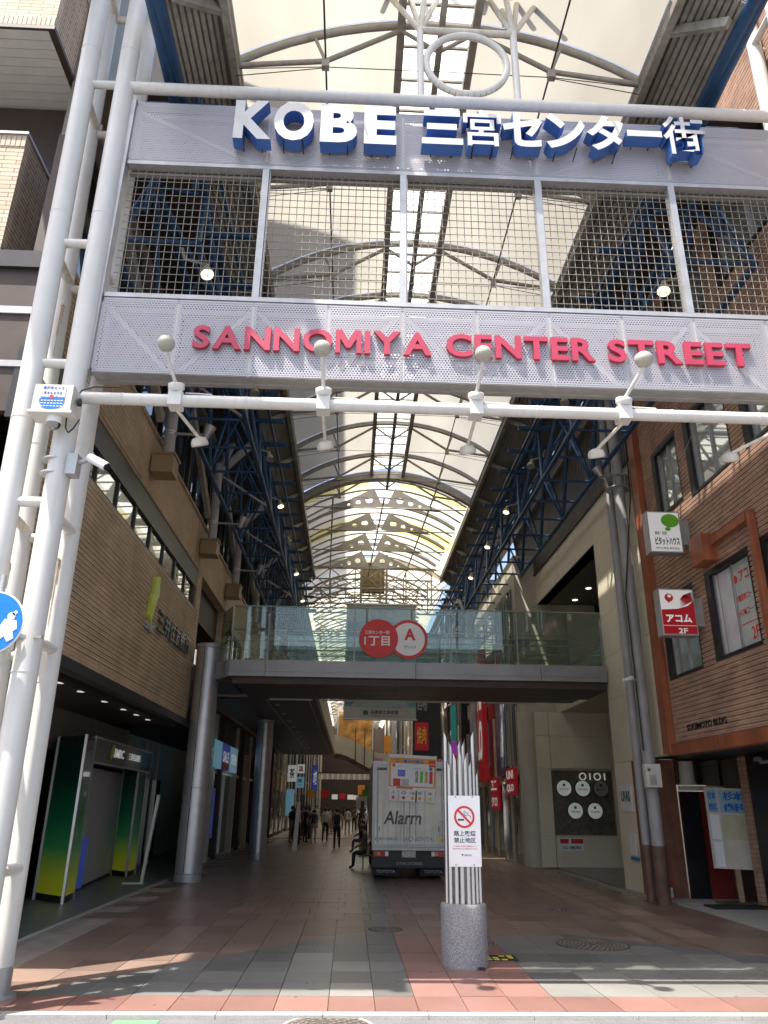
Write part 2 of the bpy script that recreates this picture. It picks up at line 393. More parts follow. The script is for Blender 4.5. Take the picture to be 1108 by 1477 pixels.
for ri, (ya, yb) in enumerate(rows):
    shift = .0 if yb < 14 else (.12 if ri % 2 else 0)
    for i in range(len(xs_near)-1):
        xa, xb = xs_near[i]+(shift if i else 0), xs_near[i+1]+shift
        if xb > 6.75 and ya > 16.4 and ya < 30: continue
        if xa < -4.5 and ya > 11.0: continue
        if xa < -4.5 and ya > 9.6: continue
        g = .004
        poly = [(xa+g, ya+g), (xb-g, ya+g), (xb-g, yb-g), (xa+g, yb-g)]
        polys = [poly]
        if ya > 9.0 and yb < 14:
            for a, b in cuts:
                if min(a[0], b[0]) < (xa+xb)/2 < max(a[0], b[0]):
                    nxt = []
                    for p in polys:
                        l, r = clip(p, a, b); nxt += [q for q in (l, r) if len(q) > 2 and area(q) > .004]
                    polys = nxt
        for p in polys:
            cx = sum(q[0] for q in p)/len(p); cyy = sum(q[1] for q in p)/len(p)
            zt = random.uniform(-.0015, .0015)
            m = zone(cx, cyy)
            if len(polys) > 1:
                # strict side test along the boundary
                for a, b in cuts:
                    if min(a[0], b[0]) < cx < max(a[0], b[0]):
                        s_ = (b[0]-a[0])*(cyy-a[1])-(b[1]-a[1])*(cx-a[0])
                        m = PBRN if s_ > 0 else PGRY
            if count < 299 and yb < 20:
                mb = MB(); mb.prism([(q[0], q[1], zt) for q in p], (0, 0, -.05)); mb.build('paver', m, pave); count += 1
            else:
                mb = far_mb.setdefault(m.name, (MB(), m))[0]; mb.prism([(q[0], q[1], zt) for q in p], (0, 0, -.05))
for k, (mb, m) in far_mb.items(): mb.build('paver_field', m, pave, kind='stuff')
MB().box(-4.4, 9.0, 46.9, 160, -.05, 0).build('street', PBRN, kind='structure')
# bank forecourt floor and recess floor
MB().box(-9, -4.62, 10.0, 46, -.05, .012).build('forecourt_floor', FLOORG, kind='structure')
MB().box(-4.62, -4.52, 10.0, 46, -.05, .016).build('floor_edge_strip', KERBM, kind='structure')
rf = thing('entrance_floor', None, None, (8, 24, 0), kind='structure')
for i in range(9):
    for j in range(6):
        MB().box(6.78+i*.5+.004, 6.78+(i+1)*.5-.004, 20.3+j*1.1+.004, 20.3+(j+1)*1.1-.004, -.05, .010+random.uniform(-.001, .001)).build('floor_tile', PLGT, rf)
MB().box(6.78, 12, 16.4, 20.28, -.05, .006).build('plinth_floor', CONC, kind='structure')
MB().box(6.8, 13, 8.46, 16.38, -.045, .008).build('shop_threshold_floor', CONC, kind='structure')

def manhole(x, y, r, label, z=.004, ring=IRON):
    t = thing('manhole_cover', label, 'manhole cover', (x, y, 0))
    MB().lathe((x, y, z-.01), [(r, 0), (r, .012), (r*.93, .012), (r*.93, .004)], n=40).build('frame', ring, t)
    MB().lathe((x, y, z-.01), [(r*.915, 0), (r*.915, .010)], n=40).build('lid', IRON, t)
    st = MB()
    k = 0
    rr = r*.12
    while rr < r*.88:
        n = max(5, int(2*math.pi*rr/.075))
        for i in range(n):
            a = 2*math.pi*(i+.5*(k % 2))/n
            st.bar((x+rr*math.cos(a), y+rr*math.sin(a), z+.0035), (x+(rr+.028)*math.cos(a), y+(rr+.028)*math.sin(a), z+.0035), .035, .006)
        rr += .055; k += 1
    st.build('tread_pattern', mat('iron_studs', (.24, .21, .18), .5, .4), t, kind='stuff')
    return t
manhole(3.55, 12.2, .52, 'largest round iron manhole cover, in the paving right of the granite bollard')
manhole(-.14, 8.02, .42, 'pale round manhole cover in the roadway at the bottom edge of the picture', z=-.026, ring=KERBM)
manhole(.62, 13.5, .28, 'small dark round cover in the paving straight behind the granite bollard, left side')
manhole(2.0, 12.2, .16, 'smallest round cover beside the yellow and black utility plate')
manhole(4.05, 16.0, .22, 'round cover in the brown paving towards the beige building')
t = thing('utility_plate', 'square black iron plate with worn yellow hazard pattern right of the granite bollard', 'utility cover', (2.0, 11.15, 0))
MB().box(1.78, 2.22, 10.95, 11.35, -.01, .006).build('lid', BLACK, t)
mb = MB()
for i in range(4):
    for j in range(3):
        if (i+j) % 4 != 3: mb.box(1.81+i*.1, 1.88+i*.1, 10.98+j*.12, 11.06+j*.12, .0062, .0085)
mb.build('hazard_mark', YELL, t)

sp = MB(); rs = random.Random(3)
for q in range(150):
    xx, yy = rs.uniform(-3.3, 6), rs.uniform(8.6, 22); r = rs.uniform(.008, .022)
    sp.lathe((xx, yy, .0018), [(r, 0), (r*.8, .0012)], n=7)
sp.build('gum_spot', mat('gum_grey', (.10, .095, .09), .8), pave, kind='stuff')
# ================================================================== GATE
GY = 8.2
gate = thing('street_gate', 'white tubular steel gate spanning the street with perforated panels and big lettering', 'gate', (1.5, 8.3, 0))
for sx in (-1, 1):
    cx = 1.5
    for (dx0, dx1, yy, r, nm) in ((-4.94, -5.12, 8.2, .135, 'leg_tube'), (-4.98, -5.16, 8.92, .115, 'leg_tube'), (-5.42, -5.72, 8.2, .135, 'leg_tube'), (-5.50, -5.86, 8.92, .115, 'leg_tube')):
        xa, xb = cx-sx*(-dx0)*1.0, cx-sx*(-dx1)
        lg = MB().tube((xa, yy, .28), (xb+(xb-xa)*.35, yy, 20.9), r, 24, caps=False)
        for zz in (3.1, 6.1, 9.2, 12.3):
            f = zz/15.5; xx = xa+(xb-xa)*f; lg.tube((xx, yy, zz), (xx, yy, zz+.012), r+.004, 24)
        lg.build(nm, W_, gate)
        MB().tube((xa, yy, -.02), (xa, yy, .28), r+.006, 24).lathe((xa, yy, -.0), [(r+.07, 0), (r+.07, .03)], n=24).build('leg_foot', GALV, gate)
    for zz in (1.3, 3.6, 5.05, 6.9, 8.75, 11.65, 14.2):
        f = zz/15.5
        xi = cx-sx*(4.94+.18*f); xo = cx-sx*(5.42+.30*f)
        MB().tube((xi, 8.2, zz), (xo, 8.2, zz), .06, 14).build('leg_rung', W_, gate)
        MB().tube((xo, 8.2, zz-.1), (xo-sx*.05, 8.92, zz-.1), .06, 14).tube((xi, 8.92, zz-.2), (xo, 8.92, zz-.2), .06, 14).build('leg_rung', WD, gate)
        MB().tube((xi-sx*.0, 8.2, zz-.12), (xi, 8.92, zz-.12), .06, 14).build('leg_rung', W_, gate)
for (x_, y_, z_, r_) in ((-3.55, 8.92, 4.55, .115), (-4.13, 8.92, 4.5, .115), (-4.10, 8.92, 8.2, .115), (-3.60, 8.92, 9.9, .115)):
    st = MB().lathe((x_-.02, y_-r_-.001, z_), [(.018, 0), (.018, .02)], (0, -1, 0), 10)
    for q, (w2, l2) in enumerate(((.006, .5), (.004, .8), (.009, .3))): st.box(x_-.035+q*.016, x_-.035+q*.016+w2, y_-r_-.0035, y_-r_+.004, z_-l2, z_)
    st.build('rusted_bolt_stain', RSTK, gate, kind='stuff')
# cross tubes
def crosstube(z, r, m, yy=8.2, x0=-3.5, x1=6.5, joints=True):
    b = MB().tube((x0, yy, z), (x1, yy, z), r, 20)
    if joints:
        for xx in (-2.9, -1.4, -.1, 2.2, 2.25, 3.9, 5.0): b.tube((xx, yy, z), (xx+.012, yy, z), r+.006, 20)
    return b.build('cross_tube', m, gate)
crosstube(11.62, .085, W_, joints=False); crosstube(6.43, .076, W_)
crosstube(11.62, .07, WD, 8.92, joints=False)
# emblem ring between two posts above the top tube
ring = MB(); n = 44
for k in range(n):
    a0, a1 = 2*math.pi*k/n, 2*math.pi*(k+1)/n
    ring.tube((1.5+.62*math.cos(a0), 8.2, 12.42+.62*math.sin(a0)), (1.5+.62*math.cos(a1), 8.2, 12.42+.62*math.sin(a1)), .055, 12, caps=False)
ring.build('emblem_ring', W_, gate, label='white steel ring above the gate')
for xx in (.79, 2.25): MB().tube((xx, 8.2, 11.62), (xx, 8.2, 13.15), .055, 14).build('emblem_post', W_, gate)
MB().tube((.79, 8.2, 13.12), (2.25, 8.2, 13.12), .055, 14).build('emblem_crossbar', WD, gate)
for xx in (.79, 2.25):
    for dx, dy, dz in ((-.75, .5, 1.6), (-.25, .5, 1.7), (.12, .9, 1.7), (.55, .4, 1.7), (.2, -.2, 1.8)):
        sg = 1 if xx > 1.5 else -1
        MB().tube((xx, 8.2, 13.12), (xx+(dx if xx < 1.5 else -dx), 8.2+dy*.6, 13.12+dz), .045, 10).build('brace_tube', WD, gate)
# framed boxes with perforated sheets, box depth behind
def perf_box(z0, z1, nposts):
    xa, xb = -3.36, 6.36
    # rails, butted between stiles
    MB().box(xa, xb, 8.26, 8.36, z1-.035, z1+.03).build('panel_rail', GALV, gate)
    MB().box(xa, xb, 8.26, 8.36, z0-.03, z0+.035).build('panel_rail', GALV, gate)
    MB().box(xa, xb, 8.46, 8.54, z0-.03, z0+.05).build('panel_rail', GALV, gate)
    MB().box(xa, xb, 8.46, 8.54, z1-.05, z1+.03).build('panel_rail', GALV, gate)
    MB().box(xa, xb, 8.362, 8.458, z0-.02, z0+.0).build('panel_underside', GALV, gate)
    st = (xb-xa)/nposts
    for i in range(nposts):
        a = xa+i*st
        MB().box(a+.012, a+st-.012, 8.245, 8.253, z0-.02, z1+.02).build('perforated_sheet', PERF, gate)
        MB().box(a+.012, a+st-.012, 8.56, 8.565, z0, z1).build('perforated_sheet', PERF2, gate, label='purple grey perforated sheet at the back of the panel')
        MB().bar((a+.05, 8.40, z0+.05) if i % 2 else (a+st-.05, 8.40, z0+.05), (a+st-.05, 8.40, z1-.05) if i % 2 else (a+.05, 8.40, z1-.05), .06, .06, (0, 1, 0)).build('panel_brace', W_, gate)
    for i in range(nposts+1):
        a = xa+i*st; MB().box(a-.04, a+.04, 8.262, 8.33, z0+.036, z1-.036).build('panel_post', W_, gate)
perf_box(6.86, 7.93, 10); perf_box(10.32, 11.38, 5)
# side stiles and mullions of the wire bays
for xx in (-3.42, 6.42):
    MB().box(xx-.05, xx+.05, 8.2, 8.36, 6.83, 11.42).box(xx-.075 if xx < 0 else xx+.051, xx-.051 if xx < 0 else xx+.075, 8.22, 8.58, 6.83, 11.42).build('side_stile', GALV, gate)
MB().box(-3.36, 6.36, 8.24, 8.37, 7.965, 8.03).build('mesh_rail', GALV, gate)
MB().box(-3.36, 6.36, 8.24, 8.37, 10.22, 10.285).build('mesh_rail', GALV, gate)
MB().box(-3.36, 6.36, 8.38, 8.44, 10.16, 10.2).build('mesh_rail', ROOFST2, gate)
for xx in (-1.41, .535, 2.46, 4.40): MB().box(xx-.045, xx+.045, 8.24, 8.37, 8.032, 10.218).box(xx+.05, xx+.065, 8.28, 8.35, 8.032, 10.218).build('mesh_mullion', GALV, gate)
bays = [-3.36, -1.41, .535, 2.46, 4.40, 6.36]
for i in range(5):
    mb = MB(); a, b = bays[i]+.05, bays[i+1]-.05; nx = 18
    for k in range(1, nx): xx = a+(b-a)*k/nx; mb.tube((xx, 8.32, 8.03), (xx, 8.32, 10.22), .0055, 5, caps=False)
    for k in range(1, 18): zz = 8.03+2.19*k/18; mb.tube((a, 8.31, zz), (b, 8.31, zz), .0055, 5, caps=False)
    mb.build('wire_mesh', WIRE, gate)
# lettering on the upper panel: white faces, deep blue sides
G1 = [('K', -1.88, -1.35, 10.50, 11.22), ('O', -1.32, -.76, 10.50, 11.23), ('B', -.66, -.14, 10.50, 11.22), ('E', -.04, .42, 10.50, 11.22), ('三', .78, 1.37, 10.55, 11.20), ('宮', 1.38, 1.93, 10.55, 11.24),
      ('セ', 1.95, 2.53, 10.57, 11.23), ('ン', 2.57, 3.15, 10.57, 11.24), ('タ', 3.17, 3.72, 10.57, 11.24), ('ー', 3.76, 4.27, 10.86, 10.98), ('街', 4.29, 4.91, 10.56, 11.28)]
for ch, a, b, c, d in G1:
    off = .045 if ch in 'KOBE' else (.012 if ch in '街宮' else .035)
    mb = MB(); text(mb, ch, ((a+b)/2, 8.20, (c+d)/2+.02), b-a, d-c, depth=.20, off=off, mi=0, mside=1, res=4)
    L_ = mb.build('letter', [LETW, LETB], gate)
    mb = MB()
    for fx in (.25, .75): mb.tube((a+(b-a)*fx, 8.02, c+.06), (a+(b-a)*fx, 8.25, c+.03), .009, 6)
    mb.build('standoff_rod', DARK, L_)
def row_letters(txt, xa, xb, z0, z1, yy, parent, mats, off, depth):
    """fits a word, letter by letter, as separate parts"""
    vs, fs, nz = glyph_mesh(txt, off, 4)
    wx0 = min(v.x for v in vs); wx1 = max(v.x for v in vs); adv = []
    tot = 0
    ws = []
    for ch in txt:
        gv = glyph_mesh(ch, off, 4)[0]; ws.append(max(v.x for v in gv)-min(v.x for v in gv))
    gap = .085; total = sum(ws)+gap*(len(txt)-1); k = (xb-xa)/total; xcur = xa
    hmax = max(max(v.y for v in glyph_mesh('E', off, 4)[0]) for _ in (0,))
    for ch, wd in zip(txt, ws):
        mb = MB()
        if ch == 'M':
            W2 = wd*k; hh = z1-z0; q_ = .30
            pl = [(0, 0), (q_*.62, 0), (q_*.62, .62), (.42, .22), (.58, .22), (1-q_*.62, .62), (1-q_*.62, 0), (1, 0), (1, 1), (.74, 1), (.5, .52), (.26, 1), (0, 1)]
            mb.prism([(xcur+a_*W2, yy, z0+b_*hh) for a_, b_ in pl], (0, -depth, 0))
        else: text(mb, ch, (xcur+wd*k/2, yy, (z0+z1)/2), wd*k, z1-z0, depth=depth, off=off, mi=0, mside=1, res=4)
        mb.build('letter', mats, parent); xcur += (wd+gap)*k
for wtxt, a, b in (('SANNOMIYA', -2.14, .90), ('CENTER', 1.09, 3.02), ('STREET', 3.20, 5.09)):
    row_letters(wtxt, a, b, 7.19, 7.53, 8.235, gate, [RED, RED2], .030, .05)

# spotlights on the lower tube: ball head on an arm forward and up, round head on a lower arm behind
def gate_lamp(x, dx, label, label2, ldx):
    t = thing('gate_spotlight', label, 'spotlight', (x, 8.2, 6.43))
    MB().box(x-.08, x+.08, 8.10, 8.30, 6.33, 6.54).build('clamp_box', W_, t)
    MB().lathe((x, 8.16, 6.55), [(.09, 0), (.10, .02), (.10, .08), (.06, .1)], (0, -.5, 1)).build('collar', W_, t)
    MB().tube((x, 8.14, 6.6), (x+dx, 7.78, 6.86), .022, 10).build('arm', W_, t)
    prof = [(.02, -.11), (.06, -.10), (.095, -.05), (.105, 0), (.10, .03), (.085, .08), (.05, .105), (.01, .11)]
    MB().lathe((x+dx, 7.75, 6.95), prof, (-dx*.8, .7, .35), 20).build('lamp_head', LAMPG, t)
    MB().tube((x+.10, 8.2, 6.54), (x+.42, 8.2, 6.53), .008, 6).tube((x+.42, 8.2, 6.53), (x+.45, 8.2, 6.45), .008, 6).build('cable', W_, t)
    l = thing('gate_downlight', label2, 'spotlight', (x, 8.4, 6.3))
    MB().tube((x, 8.25, 6.34), (x+ldx, 8.66, 6.16), .022, 10).build('arm', WD, l)
    MB().lathe((x+ldx, 8.70, 6.13), [(.03, -.06), (.085, -.04), (.105, 0), (.11, .03), (.11, .05), (.10, .06)], (.2, .4, -.9), 20).build('lamp_head', WD, l)
    MB().lathe((x+ldx+.01, 8.72, 6.085), [(.095, 0), (.09, .016)], (.2, .4, -.9), 20).build('lens', GLASSL, l)
gate_lamp(-2.25, -.08, 'ball lamp leaning left, leftmost on the gate tube below the first letter S', 'round lamp slung below the gate tube in front of the tan wall at left', .22)
gate_lamp(-.45, -.02, 'upright ball lamp on the gate tube in front of the letters OM of Sannomiya', 'round lamp slung below the gate tube, second from the left', .02)
gate_lamp(1.44, .04, 'upright ball lamp in front of the letters CE of Center', 'round lamp slung below the gate tube, against the cream roof right of the middle', -.04)
gate_lamp(3.30, .15, 'ball lamp leaning right on its arm in front of the letters ST of Street', 'round lamp slung below the gate tube in front of the grey downpipes', -.22)
gate_lamp(5.35, .25, 'ball lamp at the right end of the gate tube, beyond the last letter', 'round lamp slung below the gate tube in front of the brown tiled building windows', -.5)

# camera box, dome, bullet camera on the front leg
t = thing('camera_box', 'cream security camera box with city emblem and notice strapped to the gate leg', 'camera box', (-3.53, 7.95, 5.95))
MB().box(-3.77, -3.33, 7.78, 8.06, 6.02, 6.36).box(-3.80, -3.30, 7.76, 8.06, 5.99, 6.02).build('housing', CAMW, t)
mb = MB(); rect(mb, (-3.55, 7.776, 6.27), .28, .15, (1, 0, 0), (0, 0, 1), .003, 0)
mb.build('notice_plate', SIGNW, t)
mb = MB(); text(mb, '神戸市カメラ', (-3.55, 7.771, 6.31), .24, .045, depth=.002, off=.01); text(mb, '見まもる守る', (-3.55, 7.771, 6.245), .21, .04, depth=.002, off=.01); mb.build('notice_text', PURP, t)
mb = MB()
pts = [(-3.55+.145*math.cos(a), 7.775, 6.165+.135*math.sin(a)) for a in [math.pi+math.pi*k/14 for k in range(15)]]
mb.prism(pts, (0, -.002, 0), 0)
mb.prism([(-3.69, 7.775, 6.167), (-3.66, 7.775, 6.19), (-3.62, 7.775, 6.175), (-3.58, 7.775, 6.20), (-3.54, 7.775, 6.175), (-3.5, 7.775, 6.205), (-3.46, 7.775, 6.18), (-3.41, 7.775, 6.19), (-3.41, 7.775, 6.167)], (0, -.002, 0), 0)
for zz in (6.145, 6.11, 6.075):
    for k in range(7): mb.box(-3.67+k*.037, -3.645+k*.037, 7.770, 7.7725, zz-.006, zz+.004, 1)
disc(mb, (-3.56, 7.775, 6.195), .026, (0, -1, 0), .004, 16, 2)
mb.build('emblem', [INKB, SIGNW, INKR], t)
MB().lathe((-3.30, 7.9, 6.2), [(.05, 0), (.05, .03), (.03, .035)], (1, 0, 0), 14).lathe((-3.77, 7.9, 6.2), [(.045, 0), (.045, .02)], (-1, 0, 0), 14).build('speaker_grille', DARK, t)
MB().lathe((-3.53, 7.9, 6.0), [(.085, 0), (.09, -.05), (.085, -.09)], n=20).build('dome_collar', SIGNW, t)
MB().lathe((-3.53, 7.9, 5.91), [(.08, 0), (.07, -.04), (.04, -.07), (.005, -.08)], n=20).build('dome_glass', GLASSW, t)
MB().path([(-3.40, 7.9, 6.0), (-3.39, 7.9, 5.86), (-3.35, 7.9, 5.80), (-3.30, 7.9, 5.86), (-3.27, 7.95, 6.0)], .009, 6).path([(-3.35, 8.0, 6.36), (-3.33, 8.02, 6.43), (-3.2, 8.05, 6.5), (-2.9, 8.1, 6.53)], .009, 6).build('cable', BLACK, t)
t = thing('bullet_camera', 'white bullet camera clamped to the gate leg below the camera box', 'camera', (-3.5, 8.1, 5.45))
mb = MB()
for zz in (5.38, 5.56): mb.lathe((-3.56, 8.2, zz), [(.148, 0), (.152, .01), (.148, .02)], n=24)
mb.build('strap', STEEL, t, kind='stuff')
MB().box(-3.38, -3.26, 8.06, 8.22, 5.36, 5.62).build('mount_box', GALV, t)
MB().tube((-3.26, 8.12, 5.52), (-3.10, 8.05, 5.55), .03, 10).build('arm', GALV, t)
MB().tube((-3.12, 8.06, 5.57), (-2.88, 7.98, 5.42), .052, 16).build('body', SIGNW, t)
MB().tube((-2.88, 7.98, 5.42), (-2.872, 7.978, 5.415), .046, 16).build('lens', BLACK, t)
# round blue road sign
t = thing('road_sign', 'round blue pedestrian road sign with white rim cut off by the left edge', 'road sign', (-3.72, 7.9, 3.2))
MB().lathe((-3.76, 7.86, 3.56), [(.335, 0), (.335, .012)], (0, -1, 0), 48, sm=False).build('rim', SIGNW, t)
MB().lathe((-3.76, 7.846, 3.56), [(.318, 0), (.318, .006)], (0, -1, 0), 48, sm=False).build('face', mat('sign_blue', (.003, .17, .62), .35, var=.03), t)
mb = MB(); cxs = -3.72
mb.lathe((-3.56, 7.838, 3.63), [(.04, 0), (.04, .003)], (0, -1, 0), 18, sm=False)
mb.prism([(-3.62, 7.838, 3.6), (-3.5, 7.838, 3.585), (-3.48, 7.838, 3.50), (-3.52, 7.838, 3.47), (-3.5, 7.838, 3.40), (-3.56, 7.838, 3.36), (-3.60, 7.838, 3.42), (-3.66, 7.838, 3.36), (-3.68, 7.838, 3.48)], (0, -.003, 0))
mb.prism([(-3.56, 7.838, 3.66), (-3.52, 7.838, 3.69), (-3.50, 7.838, 3.67), (-3.53, 7.838, 3.63)], (0, -.003, 0))
mb.build('symbol', SIGNW, t)
MB().tube((-3.74, 7.90, 2.9), (-3.74, 7.90, 4.08), .03, 12).build('post', GALV, t)
mb = MB()
mb.lathe((-3.52, 8.2, 3.44), [(.142, 0), (.146, .02), (.142, .05)], n=24).bar((-3.74, 7.93, 3.5), (-3.5, 8.03, 3.47), .02, .035).bar((-3.4, 8.09, 3.47), (-3.3, 8.06, 3.46), .03, .03)
mb.build('clamp', STEEL, t)

# ================================================================== ARCADE ROOF
XL, XR, XC = -2.1, 4.45, 1.15
ZS, ZP = 13.0, 14.05
roof = thing('arcade_roof', 'vaulted translucent street roof on curved grey steel trusses behind the gate', 'arcade roof', (1.15, 20, 12.9))
def zarc(x, zs=ZS, zp=ZP, c=XC, h=3.275):
    d = zp-zs; Rr = (h*h+d*d)/(2*d); return zp-Rr+math.sqrt(Rr*Rr-(x-c)**2)
ribs1 = [8.8, 11.4, 14.1, 16.0, 18.3, 20.4, 23.0, 25.5]
def rib(yv, xo=0, dz=0, big=False, parent=None, tie=True):
    X = lambda q: q+xo
    arc = [(X(XL+(XR-XL)*k/16), yv, zarc(XL+(XR-XL)*k/16)+dz) for k in range(17)]
    a = MB()
    for k in range(16):
        a.tube(arc[k], arc[k+1], .055, 8, caps=False)
        p, q = Vector(arc[k])+Vector((0, .05, .10)), Vector(arc[k+1])+Vector((0, .05, .10)); a.bar(p, q, .12, .05)
    if big:
        for k in range(16):
            p, q = Vector(arc[k])+Vector((0, 0, -.16)), Vector(arc[k+1])+Vector((0, 0, -.16)); a.bar(p, q, .22, .16)
    a.build('arch_rib', ROOFST, roof)
    if tie:
        for s in (-1, 1):
            sp = (X(XC+s*3.275), yv, 12.93+dz); nd = (X(XC+s*1.85), yv, 13.12+dz); rg = (X(XC+s*.62), yv, 13.92+dz)
            b = MB().tube(sp, nd, .042, 8).tube(nd, rg, .042, 8).tube(nd, (X(XC+s*2.05), yv, zarc(XC+s*2.05)+dz), .03, 8)
            b.tube(rg, (X(XC), yv, 13.45+dz), .035, 8).box(nd[0]-.06, nd[0]+.06, yv-.05, yv+.05, nd[2]-.16, nd[2]+.02)
            b.build('tie_truss', ROOFST, roof)
            c = MB().tube((sp[0], yv, 12.86+dz), (nd[0], yv, 12.99+dz), .008, 5).tube((sp[0], yv, 12.70+dz), (nd[0], yv, 12.97+dz), .008, 5)
            c.tube((nd[0], yv, 12.99+dz), (X(XC), yv, 13.0+dz), .008, 5)
            c.build('tie_cable', DARK, roof)
for yv in ribs1: rib(yv)
rib(27.2, big=True)
def sheets(y0, y1, m, ms, xo=0, dz=0, n=8, wide=3.32):
    for s in (-1, 1):
        mb = MB(); pts = []
        for k in range(n+1):
            xx = XC+s*(.62+(wide-.62)*k/n); pts.append((xx+xo, zarc(min(max(xx, XL), XR))+.16+dz))
        vs = [(p[0], yy, p[1]) for p in pts for yy in (y0, y1)]
        mb.add(vs, [(2*k, 2*k+1, 2*k+3, 2*k+2) for k in range(n)], 0, True); mb.build('roof_sheet', m, roof)
    mb = MB(); z = ZP+.16+dz
    mb.add([(XC-.62+xo, y0, z-.03), (XC+xo, y0, z+.12), (XC+.62+xo, y0, z-.03), (XC-.62+xo, y1, z-.03), (XC+xo, y1, z+.12), (XC+.62+xo, y1, z-.03)], [(0, 1, 4, 3), (1, 2, 5, 4)])
    mb.build('skylight_sheet', ms, roof)
ys = [7.4]+ribs1+[27.2]
for a, b in zip(ys[:-1], ys[1:]):
    sheets(a+.01, b-.01, MEMB, SKYL)
    k = a+.45
    while k < b-.2:
        MB().bar((XC-.62, k, ZP+.10), (XC+.62, k, ZP+.10), .04, .05).build('skylight_bar', ROOFST, roof); k += .65
def lon(x, z, wd, h, y0, y1, m=ROOFST, nm='ridge_beam'):
    MB().box(x-wd/2, x+wd/2, y0, y1, z-h/2, z+h/2).build(nm, m, roof)
for xx, z in ((XC-.62, 13.98), (XC+.62, 13.98)): lon(xx, z, .13, .2, 7.4, 27.2)
lon(XC, 13.42, .10, .12, 7.4, 27.2)
for xx in (XC-1.85, XC+1.85): MB().tube((xx, 7.4, 13.14), (xx, 27.2, 13.14), .016, 6).build('long_rod', DARK, roof)
for xx in (XL-.02, XR+.02): MB().tube((xx, 7.4, 12.95), (xx, 27.2, 12.95), .07, 8).build('eaves_tube', ROOFST, roof)
# front frame struts that hold the first arch
# section 2: pale and yellow sheets, plates with round holes
ribs2 = [27.9, 30.6, 33.3, 36.0]; xo2 = -.25
def holed_plate(yv, s, xo, dz):
    A = (XC+s*2.25, 12.75), (XC+s*.42, 13.72), (XC+s*.06, 12.92)
    holes = [(XC+s*.62, 13.2, .14), (XC+s*1.05, 13.08, .105), (XC+s*1.42, 12.98, .06)]
    bm = bmesh.new()
    def loop(pts): 
        vs = [bm.verts.new((p[0]+xo, yv, p[1]+dz)) for p in pts]; return [bm.edges.new((vs[i], vs[(i+1) % len(vs)])) for i in range(len(vs))]
    E_ = loop(A)
    for hx, hz, r in holes: E_ += loop([(hx+r*math.cos(2*math.pi*k/14), hz+r*math.sin(2*math.pi*k/14)) for k in range(14)])
    bmesh.ops.triangle_fill(bm, edges=E_, use_beauty=True)
    fs = list(bm.faces); ret = bmesh.ops.extrude_face_region(bm, geom=fs)
    bmesh.ops.translate(bm, verts=[v for v in ret['geom'] if isinstance(v, bmesh.types.BMVert)], vec=(0, .04, 0))
    mb = MB(); bm.verts.index_update(); mb.add([v.co[:] for v in bm.verts], [tuple(v.index for v in f.verts) for f in bm.faces]); bm.free()
    mb.build('holed_gusset_plate', ROOFST2, roof)
for i, yv in enumerate(ribs2):
    xo = xo2*(i+.5)/2
    rib(yv, xo, 0, False, tie=False)
    for s in (-1, 1): holed_plate(yv, s, xo, 0)
    MB().tube((XL+xo, yv, 12.85), (XR+xo, yv, 12.85), .03, 8).build('tie_bar', ROOFST, roof)
    nxt = ribs2[i+1] if i < 3 else 38.5
    m = (MEMY, MEMB2, MEMB2, MEMY)[i % 4]
    h = (nxt-yv)/3
    for j in range(3):
        mm = MEMY if (j == 0 and i % 2 == 0) or (j == 2 and i == 1) else MEMB2
        sheets(yv+j*h, yv+(j+1)*h-.01, mm, SKYL, xo+.0, wide=3.9)
        if j: 
            a = MB()
            for k in range(12):
                xa, xb = XL+(XR-XL)*k/12, XL+(XR-XL)*(k+1)/12
                a.tube((xa+xo, yv+j*h, zarc(xa)), (xb+xo, yv+j*h, zarc(xb)), .04, 6, caps=False)
            a.build('purlin_arch', ROOFST, roof)
for xx in (XC-.2-2.0, XC-.2+1.9, XC-.2): MB().tube((xx+.1, 27.2, 13.0), (xx-.3, 38.5, 13.0), .035, 8).build('long_rod', ROOFST, roof)
# cross lattice at the kink, hanging service frame
lat = thing('lattice_frame', 'wide grey steel lattice walkway frame hung across the arcade above the footbridge', 'steel frame', (1, 38, 10.9))
for yv in (37.2, 39.2):
    for z in (13.15, 12.1, 11.3): MB().tube((-3.0, yv, z), (5.9, yv, z), .045, 8).build('chord', ROOFST2, lat)
    k = -2.6
    while k < 5.2:
        MB().tube((k, yv, 12.1), (k+1.3, yv, 13.15), .028, 6).tube((k+1.3, yv, 12.1), (k, yv, 13.15), .028, 6).tube((k, yv, 11.3), (k, yv, 13.15), .035, 6).build('web_brace', ROOFST2, lat)
        MB().tube((k, yv, 11.3), (k+.65, yv, 12.1), .024, 6).tube((k+1.3, yv, 11.3), (k+.65, yv, 12.1), .024, 6).build('web_brace', ROOFST2, lat)
        k += 1.3
for xx in (.3, 1.6): MB().box(xx-.06, xx+.06, 37.1, 37.2, 11.2, 13.9).build('tower_post', ROOFST2, lat)
for k in range(8): MB().tube((-3+k*1.25, 37.2, 12.1), (-3+k*1.25, 39.2, 12.1), .03, 6).build('cross_brace', ROOFST2, lat)
mb = MB().box(.35, 1.55, 38.2, 38.6, 12.2, 13.8); mb.build('machinery', mat('ochre_machinery', (.20, .14, .04), .5, var=.4, scale=6), lat)
